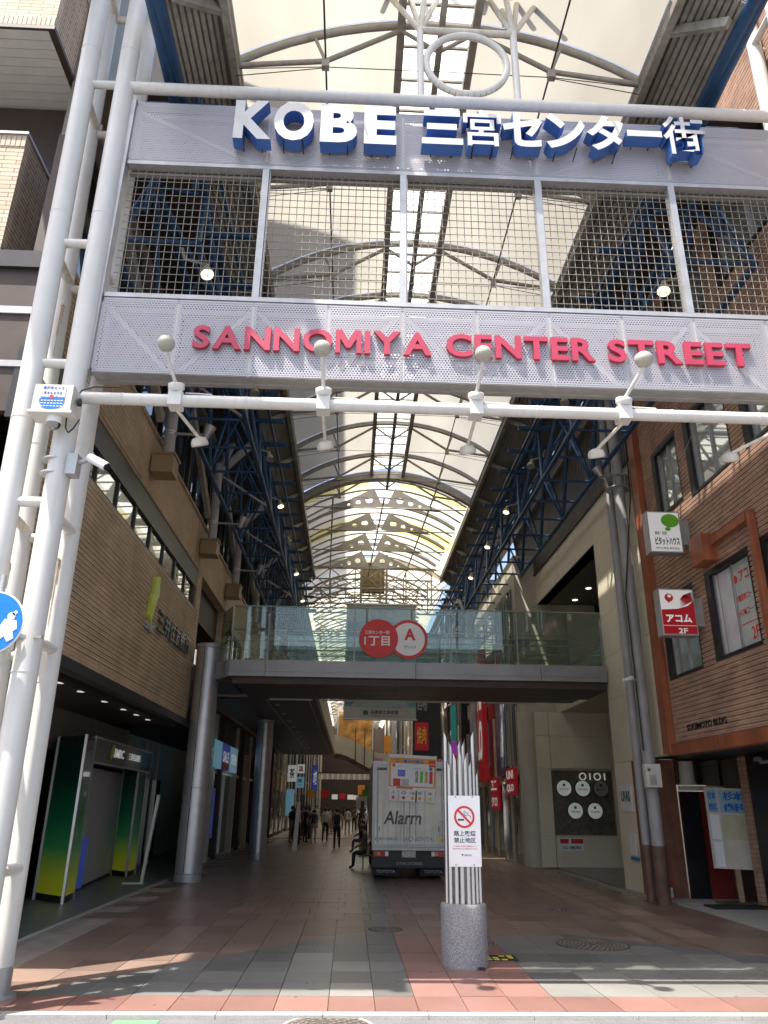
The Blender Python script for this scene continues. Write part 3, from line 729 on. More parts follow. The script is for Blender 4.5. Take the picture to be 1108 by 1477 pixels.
# section 3 far away
ribs3 = [40+3.0*i for i in range(27)]
far = thing('far_arcade_roof', 'farther stretch of the translucent arcade roof seen beyond the footbridge', 'arcade roof', (.8, 80, 12))
for i, yv in enumerate(ribs3):
    xo = -.45; a = MB()
    for k in range(10):
        xa, xb = XL+(XR-XL)*k/10, XL+(XR-XL)*(k+1)/10
        a.tube((xa+xo, yv, zarc(xa)-.3), (xb+xo, yv, zarc(xb)-.3), .06, 6, caps=False)
    a.tube((XL+xo, yv, 12.5), (XR+xo, yv, 12.5), .04, 6).tube((XL+xo, yv, 12.5), (XC+xo, yv, 13.5), .03, 6).tube((XR+xo, yv, 12.5), (XC+xo, yv, 13.5), .03, 6)
    if i % 5 == 2:
        for k in range(5): a.tube((XL+xo+k*1.3, yv, 11.6), (XL+xo+(k+1)*1.3, yv, 12.5), .03, 6).tube((XL+xo+(k+1)*1.3, yv, 11.6), (XL+xo+k*1.3, yv, 12.5), .03, 6)
        a.tube((XL+xo, yv, 11.6), (XR+xo, yv, 11.6), .05, 6)
    for half in (1.0, 2.0):
        for k in range(8):
            xa, xb = XL+(XR-XL)*k/8, XL+(XR-XL)*(k+1)/8
            a.tube((xa+xo, yv+half, zarc(xa)-.28), (xb+xo, yv+half, zarc(xb)-.28), .035, 5, caps=False)
    a.build('arch_truss', ROOFST, far)
    mb = MB(); n = 8
    pts = [(XL-.6+(XR-XL+1.4)*k/n+xo, zarc(min(max(XL+(XR-XL)*k/n, XL), XR))-.15) for k in range(n+1)]
    mb.add([(p[0], yy, p[1]) for p in pts for yy in (yv+.15, yv+2.95)], [(2*k, 2*k+1, 2*k+3, 2*k+2) for k in range(n)], 0, True)
    mb.build('roof_sheet', MEMB2, far)
    if i == 0: mb2 = MB(); mb2.add([(p[0], yy, p[1]) for p in pts for yy in (37.6, 40.1)], [(2*k, 2*k+1, 2*k+3, 2*k+2) for k in range(n)], 0, True); mb2.build('roof_sheet', MEMB2, far)
for q in (XL-5, XR+.8): MB().box(q, q+4.2, 39.01, 122, 13.0, 13.1).build('side_roof', BROWNST, far)
MB().box(XL-4.5, XR+4.5, 122, 122.3, 0, 16).build('far_street_end_wall', BROWNST, kind='structure')

# side eaves: corrugated soffit strip, outriggers, blue trusses
def side(sg):
    """sg -1 left, +1 right"""
    xi = XL if sg < 0 else XR; o = lambda d: xi+sg*d
    nm = 'left' if sg < 0 else 'right'
    e = thing('eaves_gutter', ('ribbed beige gutter soffit along the left edge of the arcade roof' if sg < 0 else 'ribbed beige gutter soffit along the right edge of the arcade roof'), 'gutter', (xi, 20, 12.3))
    for j in range(0, 20):
        y0 = 7.0+j*1.55; mb = MB()
        prof = [(.02, 12.93), (.12, 12.9), (.80, 12.35), (.84, 12.28)]
        # ribs run along the street
        n = 9
        for k in range(n):
            f0_, f1_ = k/n, (k+.62)/n; g0 = (o(.10+.72*f0_), 12.90-.58*f0_); g1 = (o(.10+.72*f1_), 12.90-.58*f1_)
            mb.prism([(g0[0], y0, g0[1]), (g1[0], y0, g1[1]), (g1[0], y0, g1[1]-.035), (g0[0], y0, g0[1]-.035)], (0, 1.545, 0))
        mb.prism([(o(.10), y0, 12.93), (o(.84), y0, 12.335), (o(.84), y0, 12.36), (o(.10), y0, 12.96)], (0, 1.55, 0))
        mb.build('soffit_sheet', CORR, e)
        if j % 2 == 0:
            MB().bar((o(.02), y0+.9, 12.9), (o(.62), y0+.2, 12.20), .09, .14).build('raking_bracket', CORR, e)
    MB().box(o(-.02), o(.10), 6.9, 38, 12.72, 13.0).build('eaves_beam', CORR, e)
    MB().box(o(.86), o(1.15), 6.9, 9.29, 12.9, 13.0).build('side_roof_slab', BROWNST, e)
    MB().box(o(.86), o(2.6), 9.3, 39, 12.9, 13.0).build('side_roof_slab', BROWNST, e)
    if sg < 0: MB().box(-6.5, -3.9, 5.6, 9.0, 15.5, 15.62).build('sun_block_slab', BROWNST, e)  # added slab out of view that shades the left paving and gate panel
    t = thing('side_truss', ('long blue steel truss under the roof along the left side of the street' if sg < 0 else 'long blue steel truss under the roof along the right side of the street'), 'truss', (o(1), 22, 10))
    P_in_lo = lambda y: (o(.48), y, 9.95); P_in_hi = lambda y: (o(.85), y, 12.25); P_o_lo = lambda y: (o(1.8), y, 9.95); P_o_hi = lambda y: (o(1.75), y, 12.45)
    MB().tube(P_in_lo(9.5), P_in_lo(60), .06, 10).build('bottom_chord', BLUE, t); MB().tube(P_o_lo(9.5), P_o_lo(60), .06, 10).build('bottom_chord', BLUE, t)
    MB().tube(P_in_hi(6.3), P_in_hi(60), .10, 10).build('top_chord', BLUE, t); MB().tube(P_o_hi(9.2), P_o_hi(60), .09, 10).build('top_chord', BLUE, t)
    MB().box(o(.30), o(.36), 9, 40, 11.55, 11.61).build('outrigger_rail', BLUE, t)
    yy = 9.5; k = 0
    while yy < 58:
        st = 1.45
        if k % 2 == 0: a, b = P_in_lo(yy), P_in_hi(yy+st); c, d = P_o_lo(yy), P_o_hi(yy+st)
        else: a, b = P_in_hi(yy), P_in_lo(yy+st); c, d = P_o_hi(yy), P_o_lo(yy+st)
        MB().tube(a, b, .055, 8).build('web_tube', BLUE, t); MB().tube(c, d, .055, 8).build('web_tube', BLUE, t)
        m_ = MB().tube(P_in_lo(yy), P_o_lo(yy), .035, 8); m_.tube(P_in_hi(yy), P_o_hi(yy), .045, 8); m_.tube(P_in_lo(yy), P_o_hi(yy), .035, 8) if k % 2 else m_.tube(P_in_hi(yy), P_o_lo(yy), .035, 8)
        m_.build('cross_tube', BLUE, t)
        if yy < 40: MB().box(o(-.02), o(.85), yy+.3, yy+.38, 11.61, 11.72).build('outrigger', BLUE, t)
        yy += st; k += 1
    return t
side(-1); side(1)
MB().box(-1.95, -1.89, 8.8, 8.9, 11.72, 11.8)
# a few near outriggers drawn large beside the gate top
for sg, xi in ((-1, XL), (1, XR)):
    o = lambda d: xi+sg*d
    t = thing('truss_end_stub', 'blue steel truss end with stub arm beside the gate top at ' + ('left' if sg < 0 else 'right'), 'truss end', (o(1), 9.2, 11.3))
    MB().tube((o(1.5), 8.95, 12.15), (o(.28), 8.95, 12.15), .06, 12).lathe((o(.28), 8.95, 12.15), [(.09, 0), (.09, .02)], (-sg, 0, 0), 14).build('stub_arm', BLUE, t)
    MB().tube((o(.62), 8.95, 12.5), (o(.62), 9.5, 11.0), .05, 10).build('hanger', BLUE, t)
    MB().tube((o(.95), 6.4, 12.3), (o(.95), 9.0, 12.15), .085, 12).tube((o(.95), 8.95, 12.15), (o(1.4), 9.6, 10.6), .06, 12).build('brace_tube', BLUE, t)
# floodlights under the trusses
def flood(x, y, z, sg, label, lit=True, name='floodlight', r=.10):
    t = thing(name, label, 'floodlight', (x, y, z), 'floodlights along the arcade trusses')
    ax = Vector((-sg*.25, -.25, -.9)).normalized()
    MB().lathe((x, y, z), [(.035, -.16), (.05, -.15), (.055, -.05), (r*.9, .03), (r, .09), (r, .11)], ax, 16).build('lamp_head', LAMPG, t)
    c = Vector((x, y, z))+ax*.108
    MB().lathe(c, [(r*.92, 0), (r*.9, .006)], ax, 16).build('lens', LAMPON if lit else GLASSL, t)
    MB().tube((x, y, z+.12), (x+sg*.38, y+.05, z+.25), .025, 8).tube((x+sg*.38, y+.05, z+.25), (x+sg*.45, y+.1, z+.5), .025, 8).build('arm', LAMPG, t)
names_l = ['nearest, seen through the wire mesh', 'second from the gate, just below the gate tube', 'third from the gate', 'fourth from the gate', 'fifth from the gate', 'sixth, near the lattice frame', 'seventh, above the bridge glass']
names_r = list(names_l)
for sg, X0, nm in ((-1, -2.55, names_l), (1, 4.95, names_r)):
    for i, yv in enumerate((9.9, 15.6, 19.2, 22.8, 26.4, 30.5, 35)):
        flood(X0+sg*-.05, yv, 9.75 if i == 0 else 10.9, sg, ('lit floodlight on the left truss, ' if sg < 0 else 'lit floodlight on the right truss, ')+nm[i], lit=(i in (0, 3, 5, 6) if sg < 0 else i in (0, 3, 4, 5)), r=.11)

# columns at left, standing on bracket boxes on the tan wall
def wall_column(y, label):
    t = thing('steel_column', label, 'column', (-3.95, y, 8.3), 'steel columns carrying the left truss')
    MB().tube((-4.12, y, 8.78), (-4.12, y, 11.2), .125, 16).build('shaft', COLG, t)
    MB().tube((-4.12, y, 10.9), (-3.95, y+.9, 12.3), .10, 12).tube((-4.12, y, 10.9), (-3.0, y+.1, 12.2), .12, 12).tube((-4.12, y, 10.9), (-2.65, y+.6, 10.0+.1), .035, 8).build('branch_arm', COLG, t)
    MB().box(-4.38, -3.92, y-.24, y+.24, 8.34, 8.74).box(-4.38, -3.89, y-.27, y+.27, 8.742, 8.79).build('bracket_box', mat('tan_painted_steel', (.27, .18, .10), .5, var=.1), t)
    mb = MB()
    for zz in (9.3, 9.36, 10.2): mb.lathe((-4.12, y, zz), [(.13, 0), (.135, .01), (.13, .03)], n=16)
    mb.build('strap', STEEL, t)
    f = thing('wall_floodlight', 'grey wall floodlight on an arm of the '+label.split(' on ')[0].replace('grey ', ''), 'floodlight', (-3.7, y-.1, 9.3), 'floodlights on the left columns')
    MB().tube((-4.0, y-.05, 9.33), (-3.35, y-.12, 9.28), .03, 10).build('arm', GALV, f)
    MB().lathe((-3.30, y-.12, 9.30), [(.05, -.13), (.07, -.08), (.07, 0), (.12, .16), (.13, .2)], (.35, -.1, .95), 16).build('lamp_head', GALV, f)
cl = ['grey column on the tan bracket box nearest the gate', 'second grey column on a tan bracket box behind the first', 'third grey column on a tan bracket box above the footbridge end', 'fourth grey column, partly behind the bridge glass', 'fifth grey column, beyond the bridge']
for i, yv in enumerate((14.9, 20.5, 25.2, 31, 37)): wall_column(yv, cl[i])
# right-hand columns and pipes
for i, (x, yv, r, lb) in enumerate(((6.35, 30.6, .16, 'grey steel column right of the bridge middle, nearer one'), (5.3, 33.6, .17, 'tall pale grey column rising through the bridge glass beside the red sign'), (5.3, 40, .16, 'tall grey column farther down the right side'), (5.2, 48, .16, 'tall grey column far down the right side'), (5.2, 56, .16, 'farthest grey column on the right side'))):
    t = thing('steel_column', lb, 'column', (x, yv, 0), 'steel columns carrying the right truss')
    MB().tube((x, yv, 0), (x, yv, 10.2), r, 14).build('shaft', COLG, t)
    MB().tube((x, yv, 9.2), (x-.4, yv+.6, 10.8), .07, 10).tube((x, yv, 9.2), (x+.5, yv-2.2, 11.6), .07, 10).build('branch_arm', COLG, t)
t = thing('downpipe', 'pair of tall grey downpipes at the corner between beige panels and brown tiles', 'downpipe', (6.5, 17, 0))
for (xx, r, yv) in ((6.50, .135, 17.0), (6.42, .10, 17.45)):
    b = MB().tube((xx, yv, 1.1), (xx, yv, 12.2), r, 18)
    for zz in (2.2, 3.4, 4.6, 5.9, 7.2, 8.4, 9.6, 10.8): b.tube((xx, yv, zz), (xx, yv, zz+.05), r+.008, 18)
    b.build('pipe', COLG, t); MB().tube((xx, yv, 0), (xx, yv, 1.1), r+.01, 16).build('pipe_sleeve', mat('sleeve_brown', (.13, .07, .05), .6, var=.3), t)
b = MB()
for zz in (9.25, 9.55): b.lathe((6.5, 17.1, zz), [(.30, 0), (.30, .03)], n=18)
for k in range(6):
    a = k*math.pi/3; b.tube((6.5+.28*math.cos(a), 17.1+.28*math.sin(a), 9.56), (6.5+.16*math.cos(a), 17.1+.16*math.sin(a), 9.1), .02, 6)
b.build('bracket_ring', COLG, t)
b = MB().path([(6.35, 16.85, 3.0), (6.33, 16.85, 6.5), (6.7, 16.8, 9.0), (6.75, 16.8, 12)], .018, 6).path([(6.75, 16.7, 6), (6.72, 16.7, 9.2), (6.78, 16.7, 12)], .022, 6)
b.build('cable', DARK, t)
t = thing('wall_floodlight', 'grey floodlight on the right downpipes pointing left', 'floodlight', (6.3, 16.9, 9.4))
MB().lathe((5.95, 16.8, 9.62), [(.12, -.1), (.11, -.06), (.07, .08), (.06, .16)], (.45, 0, -.85), 16).build('lamp_head', GALV, t)
MB().tube((6.02, 16.85, 9.46), (6.4, 16.9, 9.6), .035, 8).build('arm', GALV, t)
t = thing('meter_box', 'grey electrical meter boxes on the right downpipes', 'meter box', (6.5, 16.8, 2.1))
MB().box(6.28, 6.62, 16.70, 16.84, 2.25, 2.72).build('housing', CAMW, t); MB().box(6.36, 6.5, 16.68, 16.70, 2.3, 2.5).build('cover', GALV, t)
MB().lathe((6.36, 16.69, 2.6), [(.035, 0), (.03, .02)], (0, -1, 0), 14).build('dial', GLASSW, t)
t = thing('wall_camera', 'small white bullet camera reaching out from the right downpipes', 'camera', (6.35, 16.85, 4.55))
MB().tube((6.40, 16.86, 4.52), (6.22, 16.8, 4.5), .025, 8).build('arm', GALV, t); MB().tube((6.26, 16.8, 4.55), (6.02, 16.72, 4.47), .045, 12).build('body', SIGNW, t)
t = thing('vent_cowl', 'round white vent hood on the beige wall left of the downpipes', 'vent', (6.72, 18.0, 3.6))
MB().lathe((6.79, 17.95, 3.65), [(.20, 0), (.20, .10), (.15, .16), (.13, .16)], (-1, 0, 0), 20).build('hood', SOFW, t); MB().lathe((6.68, 17.95, 3.65), [(.12, 0), (.11, .01)], (-1, 0, 0), 16).build('grille', DARK, t)

# ================================================================== LEFT: BANK BUILDING
bank = thing('bank_building', 'bank building in tan ribbed tiles over a dark recessed ground floor', 'building', (-6, 15, 0))
def ribs_y(x, sgn, y0, y1, z0, z1, pitch, m, parent, holes=(), proud=.014, name='tile_course'):
    mb = MB(); z = z0
    while z < z1-.01:
        zt = min(z+pitch*.74, z1); segs = [(y0, y1)]
        for (ha, hb, hz0, hz1) in holes:
            if zt > hz0 and z < hz1:
                n = []
                for a, b in segs:
                    if hb <= a or ha >= b: n.append((a, b))
                    else:
                        if ha > a: n.append((a, ha))
                        if hb < b: n.append((hb, b))
                segs = n
        for a, b in segs: mb.box(x, x+sgn*proud, a, b, z, zt)
        z += pitch
    return mb.build(name, m, parent, kind='stuff')
def wall_holes(x0, x1, y0, y1, z0, z1, holes, m, parent, name='wall'):
    """wall slab between x0 and x1 with rectangular openings (y0,y1,z0,z1)"""
    mb = MB(); zs = sorted({z0, z1, *[min(max(h[2], z0), z1) for h in holes], *[min(max(h[3], z0), z1) for h in holes]})
    for za, zb in zip(zs[:-1], zs[1:]):
        if zb-za < 1e-4: continue
        segs = [(y0, y1)]
        for h in holes:
            if h[2] < (za+zb)/2 < h[3]:
                n = []
                for a, b in segs:
                    if h[1] <= a or h[0] >= b: n.append((a, b)); continue
                    if h[0] > a: n.append((a, h[0]))
                    if h[1] < b: n.append((h[1], b))
                segs = n
        for a, b in segs: mb.box(x0, x1, a, b, za, zb)
    return mb.build(name, m, parent)
XW = -4.42
win1 = (9.6, 20.6, 6.82, 7.95)
entr = (21.2, 25.6, 4.9, 8.0)
wall_holes(XW-.35, XW, 9.45, 20.9, 3.9, 7.95, [win1], TANW, bank)
ribs_y(XW, 1, 9.45, 20.9, 4.10, 6.80, .09, TANW, bank, proud=.026)
MB().box(XW, XW+.012, 9.45, 20.9, 3.9, 4.09).build('tile_band', TANS, bank)
MB().box(XW, XW+.016, 20.62, 20.9, 6.81, 7.95).build('tile_band', TANS, bank)
# shadow-line joints where the cladding is divided
wall_holes(XW-.35, XW, 9.45, 46, 7.952, 9.28, [(9.45, 9.5, 0, 1)], TANS, bank)
ribs_y(XW, 1, 9.45, 14.2, 8.0, 9.2, .09, TANW, bank, proud=.026)
for yj in (14.25, 20.0, 26.0, 31.8): MB().box(XW, XW+.003, yj, yj+.025, 8.0, 9.27).build('cladding_joint', BROWNST, bank)
wall_holes(XW-.35, XW, 20.9, 46, 4.9, 7.95, [entr, (26.6, 30, 5.0, 7.6), (31, 34.5, 5.0, 7.6), (36, 40, 5.0, 7.6)], TANS, bank)
MB().box(XW-.4, XW+.05, 9.45, 46, 9.282, 9.34).build('ledge', TANS, bank)
# strip window 1: dark lintel, frames, glass
MB().box(XW-.16, XW-.03, 9.5, 20.55, 7.45, 7.94).build('window_lintel', DARK, bank)
MB().box(XW-.14, XW-.02, 9.5, 20.58, 6.83, 6.88).build('window_sill', DARK, bank)
for i in range(9):
    y0 = 9.55+i*1.22; wn = thing('window', None, None, (0, 0, 0)); wn.parent = bank; wn.location = Vector((XW, y0, 6.9))-bank.location
    MB().box(XW-.10, XW-.09, y0+.03, y0+1.19, 6.88, 7.45).build('pane', GLASSW, wn)
    MB().box(XW-.13, XW-.05, y0+1.19, y0+1.25, 6.88, 7.45).build('mullion', DARK, wn)
MB().box(XW-.5, XW-.34, 9.45, 20.9, 6.8, 7.95).build('window_back', DARK, bank)
MB().box(XW-.14, XW-.02, 20.35, 20.6, 6.88, 7.45).build('mullion', BROWNST, bank)
# upper glazing between the columns
for i in range(10):
    y0 = 9.5+i*2.9
    wn = thing('window', None, None, (0, 0, 0)); wn.parent = bank; wn.location = Vector((XW, y0, 9.4))-bank.location
    for j in range(2):
        MB().box(XW-.15, XW-.14, y0+.06+j*1.35, y0+1.32+j*1.35, 9.38, 11.9).build('pane', GLASSW, wn)
        MB().box(XW-.18, XW-.08, y0+1.33+j*1.35, y0+1.41+j*1.35, 9.34, 11.95).build('mullion', DARK, wn)
    MB().box(XW-.2, XW, y0-.02, y0+.05, 9.34, 12).build('frame', DARK, wn)
MB().box(XW-.4, XW+.06, 9.45, 46, 12.0, 12.25).build('wall_head', CORR, bank)
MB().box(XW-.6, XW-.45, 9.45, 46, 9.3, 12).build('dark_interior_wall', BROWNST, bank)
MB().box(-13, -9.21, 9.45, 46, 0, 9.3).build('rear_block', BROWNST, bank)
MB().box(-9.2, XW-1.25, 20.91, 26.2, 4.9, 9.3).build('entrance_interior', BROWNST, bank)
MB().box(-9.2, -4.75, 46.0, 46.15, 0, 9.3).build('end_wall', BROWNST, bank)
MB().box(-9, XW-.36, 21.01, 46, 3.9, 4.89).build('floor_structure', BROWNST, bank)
# raking beige beams behind the columns
for i in range(6):
    yv = 9.7+i*5.8
    MB().bar((-4.25, yv, 12.0), (-4.25, yv+4.8, 9.5), .12, .26).build('raking_beam', CORR, bank)
# entrance recess to the deck with shutter and glass
MB().box(XW-1.2, XW-1.1, 21.1, 25.8, 5.4, 8.0).build('entrance_glass', GLASSW, bank)
mb = MB()
for k in range(22): mb.box(XW-.30, XW-.27, 21.25, 25.55, 6.9+k*.05, 6.94+k*.05)
mb.build('roller_shutter', BROWNST, bank)
for (a, b) in ((26.6, 30), (31, 34.5), (36, 40)):
    wn = thing('window', None, None, (0, 0, 0)); wn.parent = bank; wn.location = Vector((XW, a, 5))-bank.location
    MB().box(XW-.12, XW-.10, a+.05, b-.05, 5.05, 7.55).build('pane', GLASSW, wn)
    fr = MB()
    for k in range(4): yy = a+(b-a)*k/3; fr.box(XW-.14, XW-.04, yy-.04, yy+.04, 5.0, 7.6)
    fr.box(XW-.13, XW-.05, a, b, 6.5, 6.55); fr.build('frame', DARK, wn)
# ground floor: soffit, fascia, lamps, back wall
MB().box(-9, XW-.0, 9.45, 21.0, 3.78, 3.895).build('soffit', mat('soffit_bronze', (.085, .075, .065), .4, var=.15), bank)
MB().box(XW+.002, XW+.06, 9.45, 20.9, 3.72, 3.895).build('fascia_trim', DARK, bank)
for i in range(5): MB().box(-4.9, -4.72, 9.6+i*2.3, 11.85+i*2.3, 3.70, 3.775).build('soffit_slot', DARK, bank)
for i, yv in enumerate((12.4, 13.6, 14.7, 16.2, 17.6, 18.7, 19.8)):
    MB().lathe((-5.12, yv, 3.772), [(.075, 0), (.07, -.012)], (0, 0, 1), 14).build('downlight', mat('downlight_face', (.75, .75, .7), .3, emit=(1, .95, .85), es=.25), bank)
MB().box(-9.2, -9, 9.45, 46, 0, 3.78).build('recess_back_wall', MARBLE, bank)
MB().box(-9, -6.6, 23.2, 23.4, 0.012, 3.78).build('recess_side_wall', MARBLE, bank)
MB().box(-6.7, -6.5, 23.0, 23.2, 2.2, 3.78).box(-6.65, -6.55, 17, 23, 2.9, 3.78).build('grey_upper_panel', mat('taupe_panel', (.24, .22, .20), .6), bank)
mb = MB().box(-8.8, -6.5, 14.6, 14.8, .012, 3.78); mb.build('marble_wall', MARBLE, bank)
for k in range(3): MB().box(-6.5, -6.44, 14.6, 16.3, .05+k*1.24, 1.25+k*1.24).build('marble_slab', MARBLE, bank)
MB().box(-6.52, -6.42, 16.32, 16.42, .012, 3.3).build('steel_post', STEEL, bank)
# A6 exit disc
mb = MB(); mb.lathe((-6.43, 15.6, 2.35), [(.26, 0), (.26, .02)], (1, 0, 0), 30, sm=False); mb.build('exit_disc', mat('exit_blue', (.01, .16, .42), .4), bank)
mb = MB(); text(mb, 'A6', (-6.40, 15.6, 2.35), .34, .22, (0, 1, 0), depth=.004, off=.02); mb.build('exit_number', SIGNW, bank)
# bank lettering on the tile wall
bs = thing('bank_wall_sign', 'green mark and dark metal letters of the bank on the tan tiled wall', 'wall sign', (XW, 17, 5.4))
mb = MB(); P = lambda y, z: (XW+.03, y, z)
mb.prism([P(16.02, 6.42), P(16.32, 6.50), P(16.42, 6.08), P(16.30, 5.98), P(15.98, 5.38), P(15.80, 5.52), P(15.86, 5.98), P(15.95, 6.03)], (.07, 0, 0)); mb.build('mark', LIME, bs)
mb = MB(); text(mb, 'SMBC', (XW+.03, 16.05, 5.32), .62, .17, (0, 1, 0), depth=.05, off=.02); mb.build('lettering', STEEL, bs)
for i, ch in enumerate('三井住友銀行'):
    mb = MB(); text(mb, ch, (XW+.03, 16.95+i*.56, 5.64), .50, .46, (0, 1, 0), depth=.06, off=.012); mb.build('letter', mat('letter_bronze', (.14, .15, .14), .35, .6), bs)
# big steel cylinder columns
def cyl_col(x, y, r, h, label):
    t = thing('cylinder_column', label, 'column', (x, y, 0), 'steel clad round columns')
    MB().lathe((x, y, .20), [(r, 0), (r, 1.98)], n=40).build('cladding_panel', STEEL, t)
    MB().lathe((x, y, 2.19), [(r, 0), (r, h-2.3)], n=40).build('cladding_panel', STEEL, t)
    MB().lathe((x, y, 0.0), [(r+.01, 0), (r+.01, .19)], n=40).build('base_ring', GALV, t)
    MB().lathe((x, y, h-.10), [(r+.03, 0), (r+.03, .10)], n=40).build('cap_ring', GALV, t)
    mb = MB()
    for a in (-1.75, .5): mb.box(x+r*math.cos(a)-.008, x+r*math.cos(a)+.008, y+r*math.sin(a)-.012, y+r*math.sin(a)+.008, .2, h-.1)
    mb.build('panel_joint', DARK, t)
cyl_col(-3.98, 20.95, .33, 5.9, 'tall steel clad round column rising past the left end of the footbridge')
cyl_col(-3.2, 29.2, .30, 4.72, 'steel clad round column under the deck, behind the first one')
# kiosk with green panels
GG = gradient_mat('green_yellow_print', .1, 3.0, [(0, (.36, .36, .015)), (.12, (.26, .32, .02)), (.30, (.02, .15, .05)), (.50, (.004, .065, .03)), (.75, (.003, .015, .012)), (1, (.004, .012, .011))])
k = thing('bank_atm_kiosk', 'bank cash machine entrance framed by dark green to yellow gradient panels', 'kiosk', (-5.9, 19.5, 0))
k.location = (-5.9, 19.5, 0)
def slab(a, b, t0, z0, z1, m, nm, t1=None):
    """upright slab from plan point a to b, from offset t0 behind to t1 in front of the line"""
    a = Vector((a[0], a[1], 0)); b = Vector((b[0], b[1], 0)); d = (b-a).normalized(); nn = Vector((d.y, -d.x, 0)); t1 = t0+.03 if t1 is None else t1
    mb = MB(); q = [a+nn*t0, b+nn*t0, b+nn*t1, a+nn*t1]
    mb.prism([(p_.x, p_.y, z0) for p_ in q], (0, 0, z1-z0)); return mb.build(nm, m, k)
KA, KB, KC = (-6.22, 17.02), (-5.41, 16.30), (-5.50, 17.15)
MB().prism([(KA[0], KA[1], .012), (KB[0], KB[1], .012), (KC[0], KC[1], .012), (-6.3, 18.0, .012)], (0, 0, 3.1)).build('pillar_core', DARK, k)
slab(KA, KB, .001, .14, 3.02, GG, 'gradient_panel', .02); slab(KB, KC, .001, .14, 3.02, GG, 'gradient_panel', .02)
for q in (KA, KB, KC): MB().box(q[0]-.025, q[0]+.025, q[1]-.05, q[1]-.0, .012, 3.12).build('pillar_frame', STEEL, k)
LA, LB, LC = (-6.31, 22.5), (-5.76, 21.95), (-5.80, 22.9)
MB().prism([(LA[0], LA[1], .012), (LB[0], LB[1], .012), (LC[0], LC[1], .012), (-6.4, 23.4, .012)], (0, 0, 2.58)).build('pillar_core', DARK, k)
slab(LA, LB, .001, .14, 2.55, GG, 'gradient_panel', .02); slab(LB, LC, .001, .14, 2.55, GG, 'gradient_panel', .02)
for q in (LA, LB, LC): MB().box(q[0]-.025, q[0]+.025, q[1]-.05, q[1]-.0, .012, 2.6).build('pillar_frame', STEEL, k)
slab((-5.80, 17.9), (-6.28, 22.3), -.05, .08, 2.55, mat('kiosk_board', (.40, .40, .405), .5, var=.06), 'grey_board', -.02)
slab((-5.52, 17.16), (-5.74, 22.95), -.7, 2.62, 3.14, mat('header_glass', (.018, .022, .022), .15), 'header', 0)
slab((-5.52, 17.16), (-5.74, 22.95), 0.002, 2.60, 2.64, STEEL, 'header_trim'); slab((-5.52, 17.16), (-5.74, 22.95), 0.002, 3.12, 3.16, STEEL, 'header_trim')
mb = MB(); text(mb, 'SMBC', (-5.585, 19.3, 2.91), .95, .20, (-.038, 1, 0), depth=.01, off=.02); mb.build('header_lettering', SIGNWB, k)
mb = MB(); text(mb, '三井住友銀行', (-5.645, 20.95, 2.91), 1.3, .17, (-.038, 1, 0), depth=.01, off=.01); mb.build('header_lettering', SIGNWB, k)
mb = MB(); Q = lambda y, z: (-5.565, y, z)
mb.prism([Q(18.62, 3.06), Q(18.78, 3.08), Q(18.82, 2.94), Q(18.62, 2.74), Q(18.54, 2.78), Q(18.56, 2.92)], (.01, 0, 0)); mb.build('header_mark', LIME, k)
MB().box(-5.78, -5.74, 17.95, 18.35, .1, 1.1).build('blue_leaflet_board', PURP, k)
for yy in (14.0,):
    pass
t = thing('sandwich_board', 'pale A-frame board standing beside the first round column', 'sign board', (-4.75, 20.4, 0))
MB().bar((-4.9, 20.1, .02), (-4.75, 20.25, 2.0), .06, .10, (0, 1, 0)).build('leg', CAMW, t); MB().bar((-5.35, 20.1, .03), (-4.85, 20.1, .03), .05, .04).build('foot', CAMW, t)
# dark door bays behind the kiosk and under the deck
store = thing('left_storefronts', 'dim shopfronts with steel doors and lit signs under the left deck', 'storefront', (-4.6, 33, 0))
for i in range(4):
    yb = 23.6+i*.9
    MB().box(-6.4, -6.3, yb, yb+.08, .012, 3.6).build('door_frame', STEEL, store)
    MB().box(-6.38, -6.36, yb+.08, yb+.86, .1, 2.5).build('door_glass', GLASSW, store)
wallx = -4.7
for i, yb in enumerate([25.4, 27.0, 28.6, 32.2, 34.2, 36.6, 39.0, 41.5, 44.0]):
    MB().box(wallx-.3, wallx+.1, yb, yb+.28, 0, 4.7).build('pilaster', (STEEL if i < 2 else BEIGE2 if i in (3, 5) else BROWNST), store)
for a, b in ((25.7, 26.95), (27.3, 28.55), (28.9, 32.1), (32.5, 34.1), (34.5, 36.5), (36.9, 38.9), (39.3, 41.4), (41.8, 43.9)):
    MB().box(wallx-.12, wallx-.10, a, b, .1, 2.8).build('shop_glass', GLASSK, store)
    MB().box(wallx-.16, wallx-.02, a, b, 2.802, 2.9).build('shop_rail', STEEL, store); MB().box(wallx-.16, wallx-.02, a, b, 0, .098).build('shop_rail', STEEL, store)
    MB().box(wallx-.14, wallx-.04, (a+b)/2-.04, (a+b)/2+.04, .1, 2.8).build('door_frame', STEEL, store)
MB().box(wallx-2.6, wallx-2.5, 25, 46, 0, 4.7).build('shop_back_wall', BEIGE2, store)
MB().box(wallx-.5, wallx, 25.4, 46, 3.9, 4.72).build('upper_fascia', BROWNST, store)
for a, b, m, tx in ((25.45, 26.6, TEAL, '宝くじ'), (26.65, 28.3, CYAN, None), (28.35, 30.2, PURP, 'SALE'), (30.25, 32.2, CYAN, 'OPEN')):
    sgn = MB().box(wallx-.1, wallx+.12, a, b, 2.95, 3.85).build('sign_box', m, store)
    if tx: mb = MB(); text(mb, tx, (wallx+.122, (a+b)/2, 3.4), (b-a)*.7, .38, (0, 1, 0), depth=.004, off=.02); mb.build('sign_text', SIGNWB, sgn)
MB().box(wallx-.05, wallx+.0, 27.5, 28.3, .7, 2.3).build('blue_poster', PURP, store)
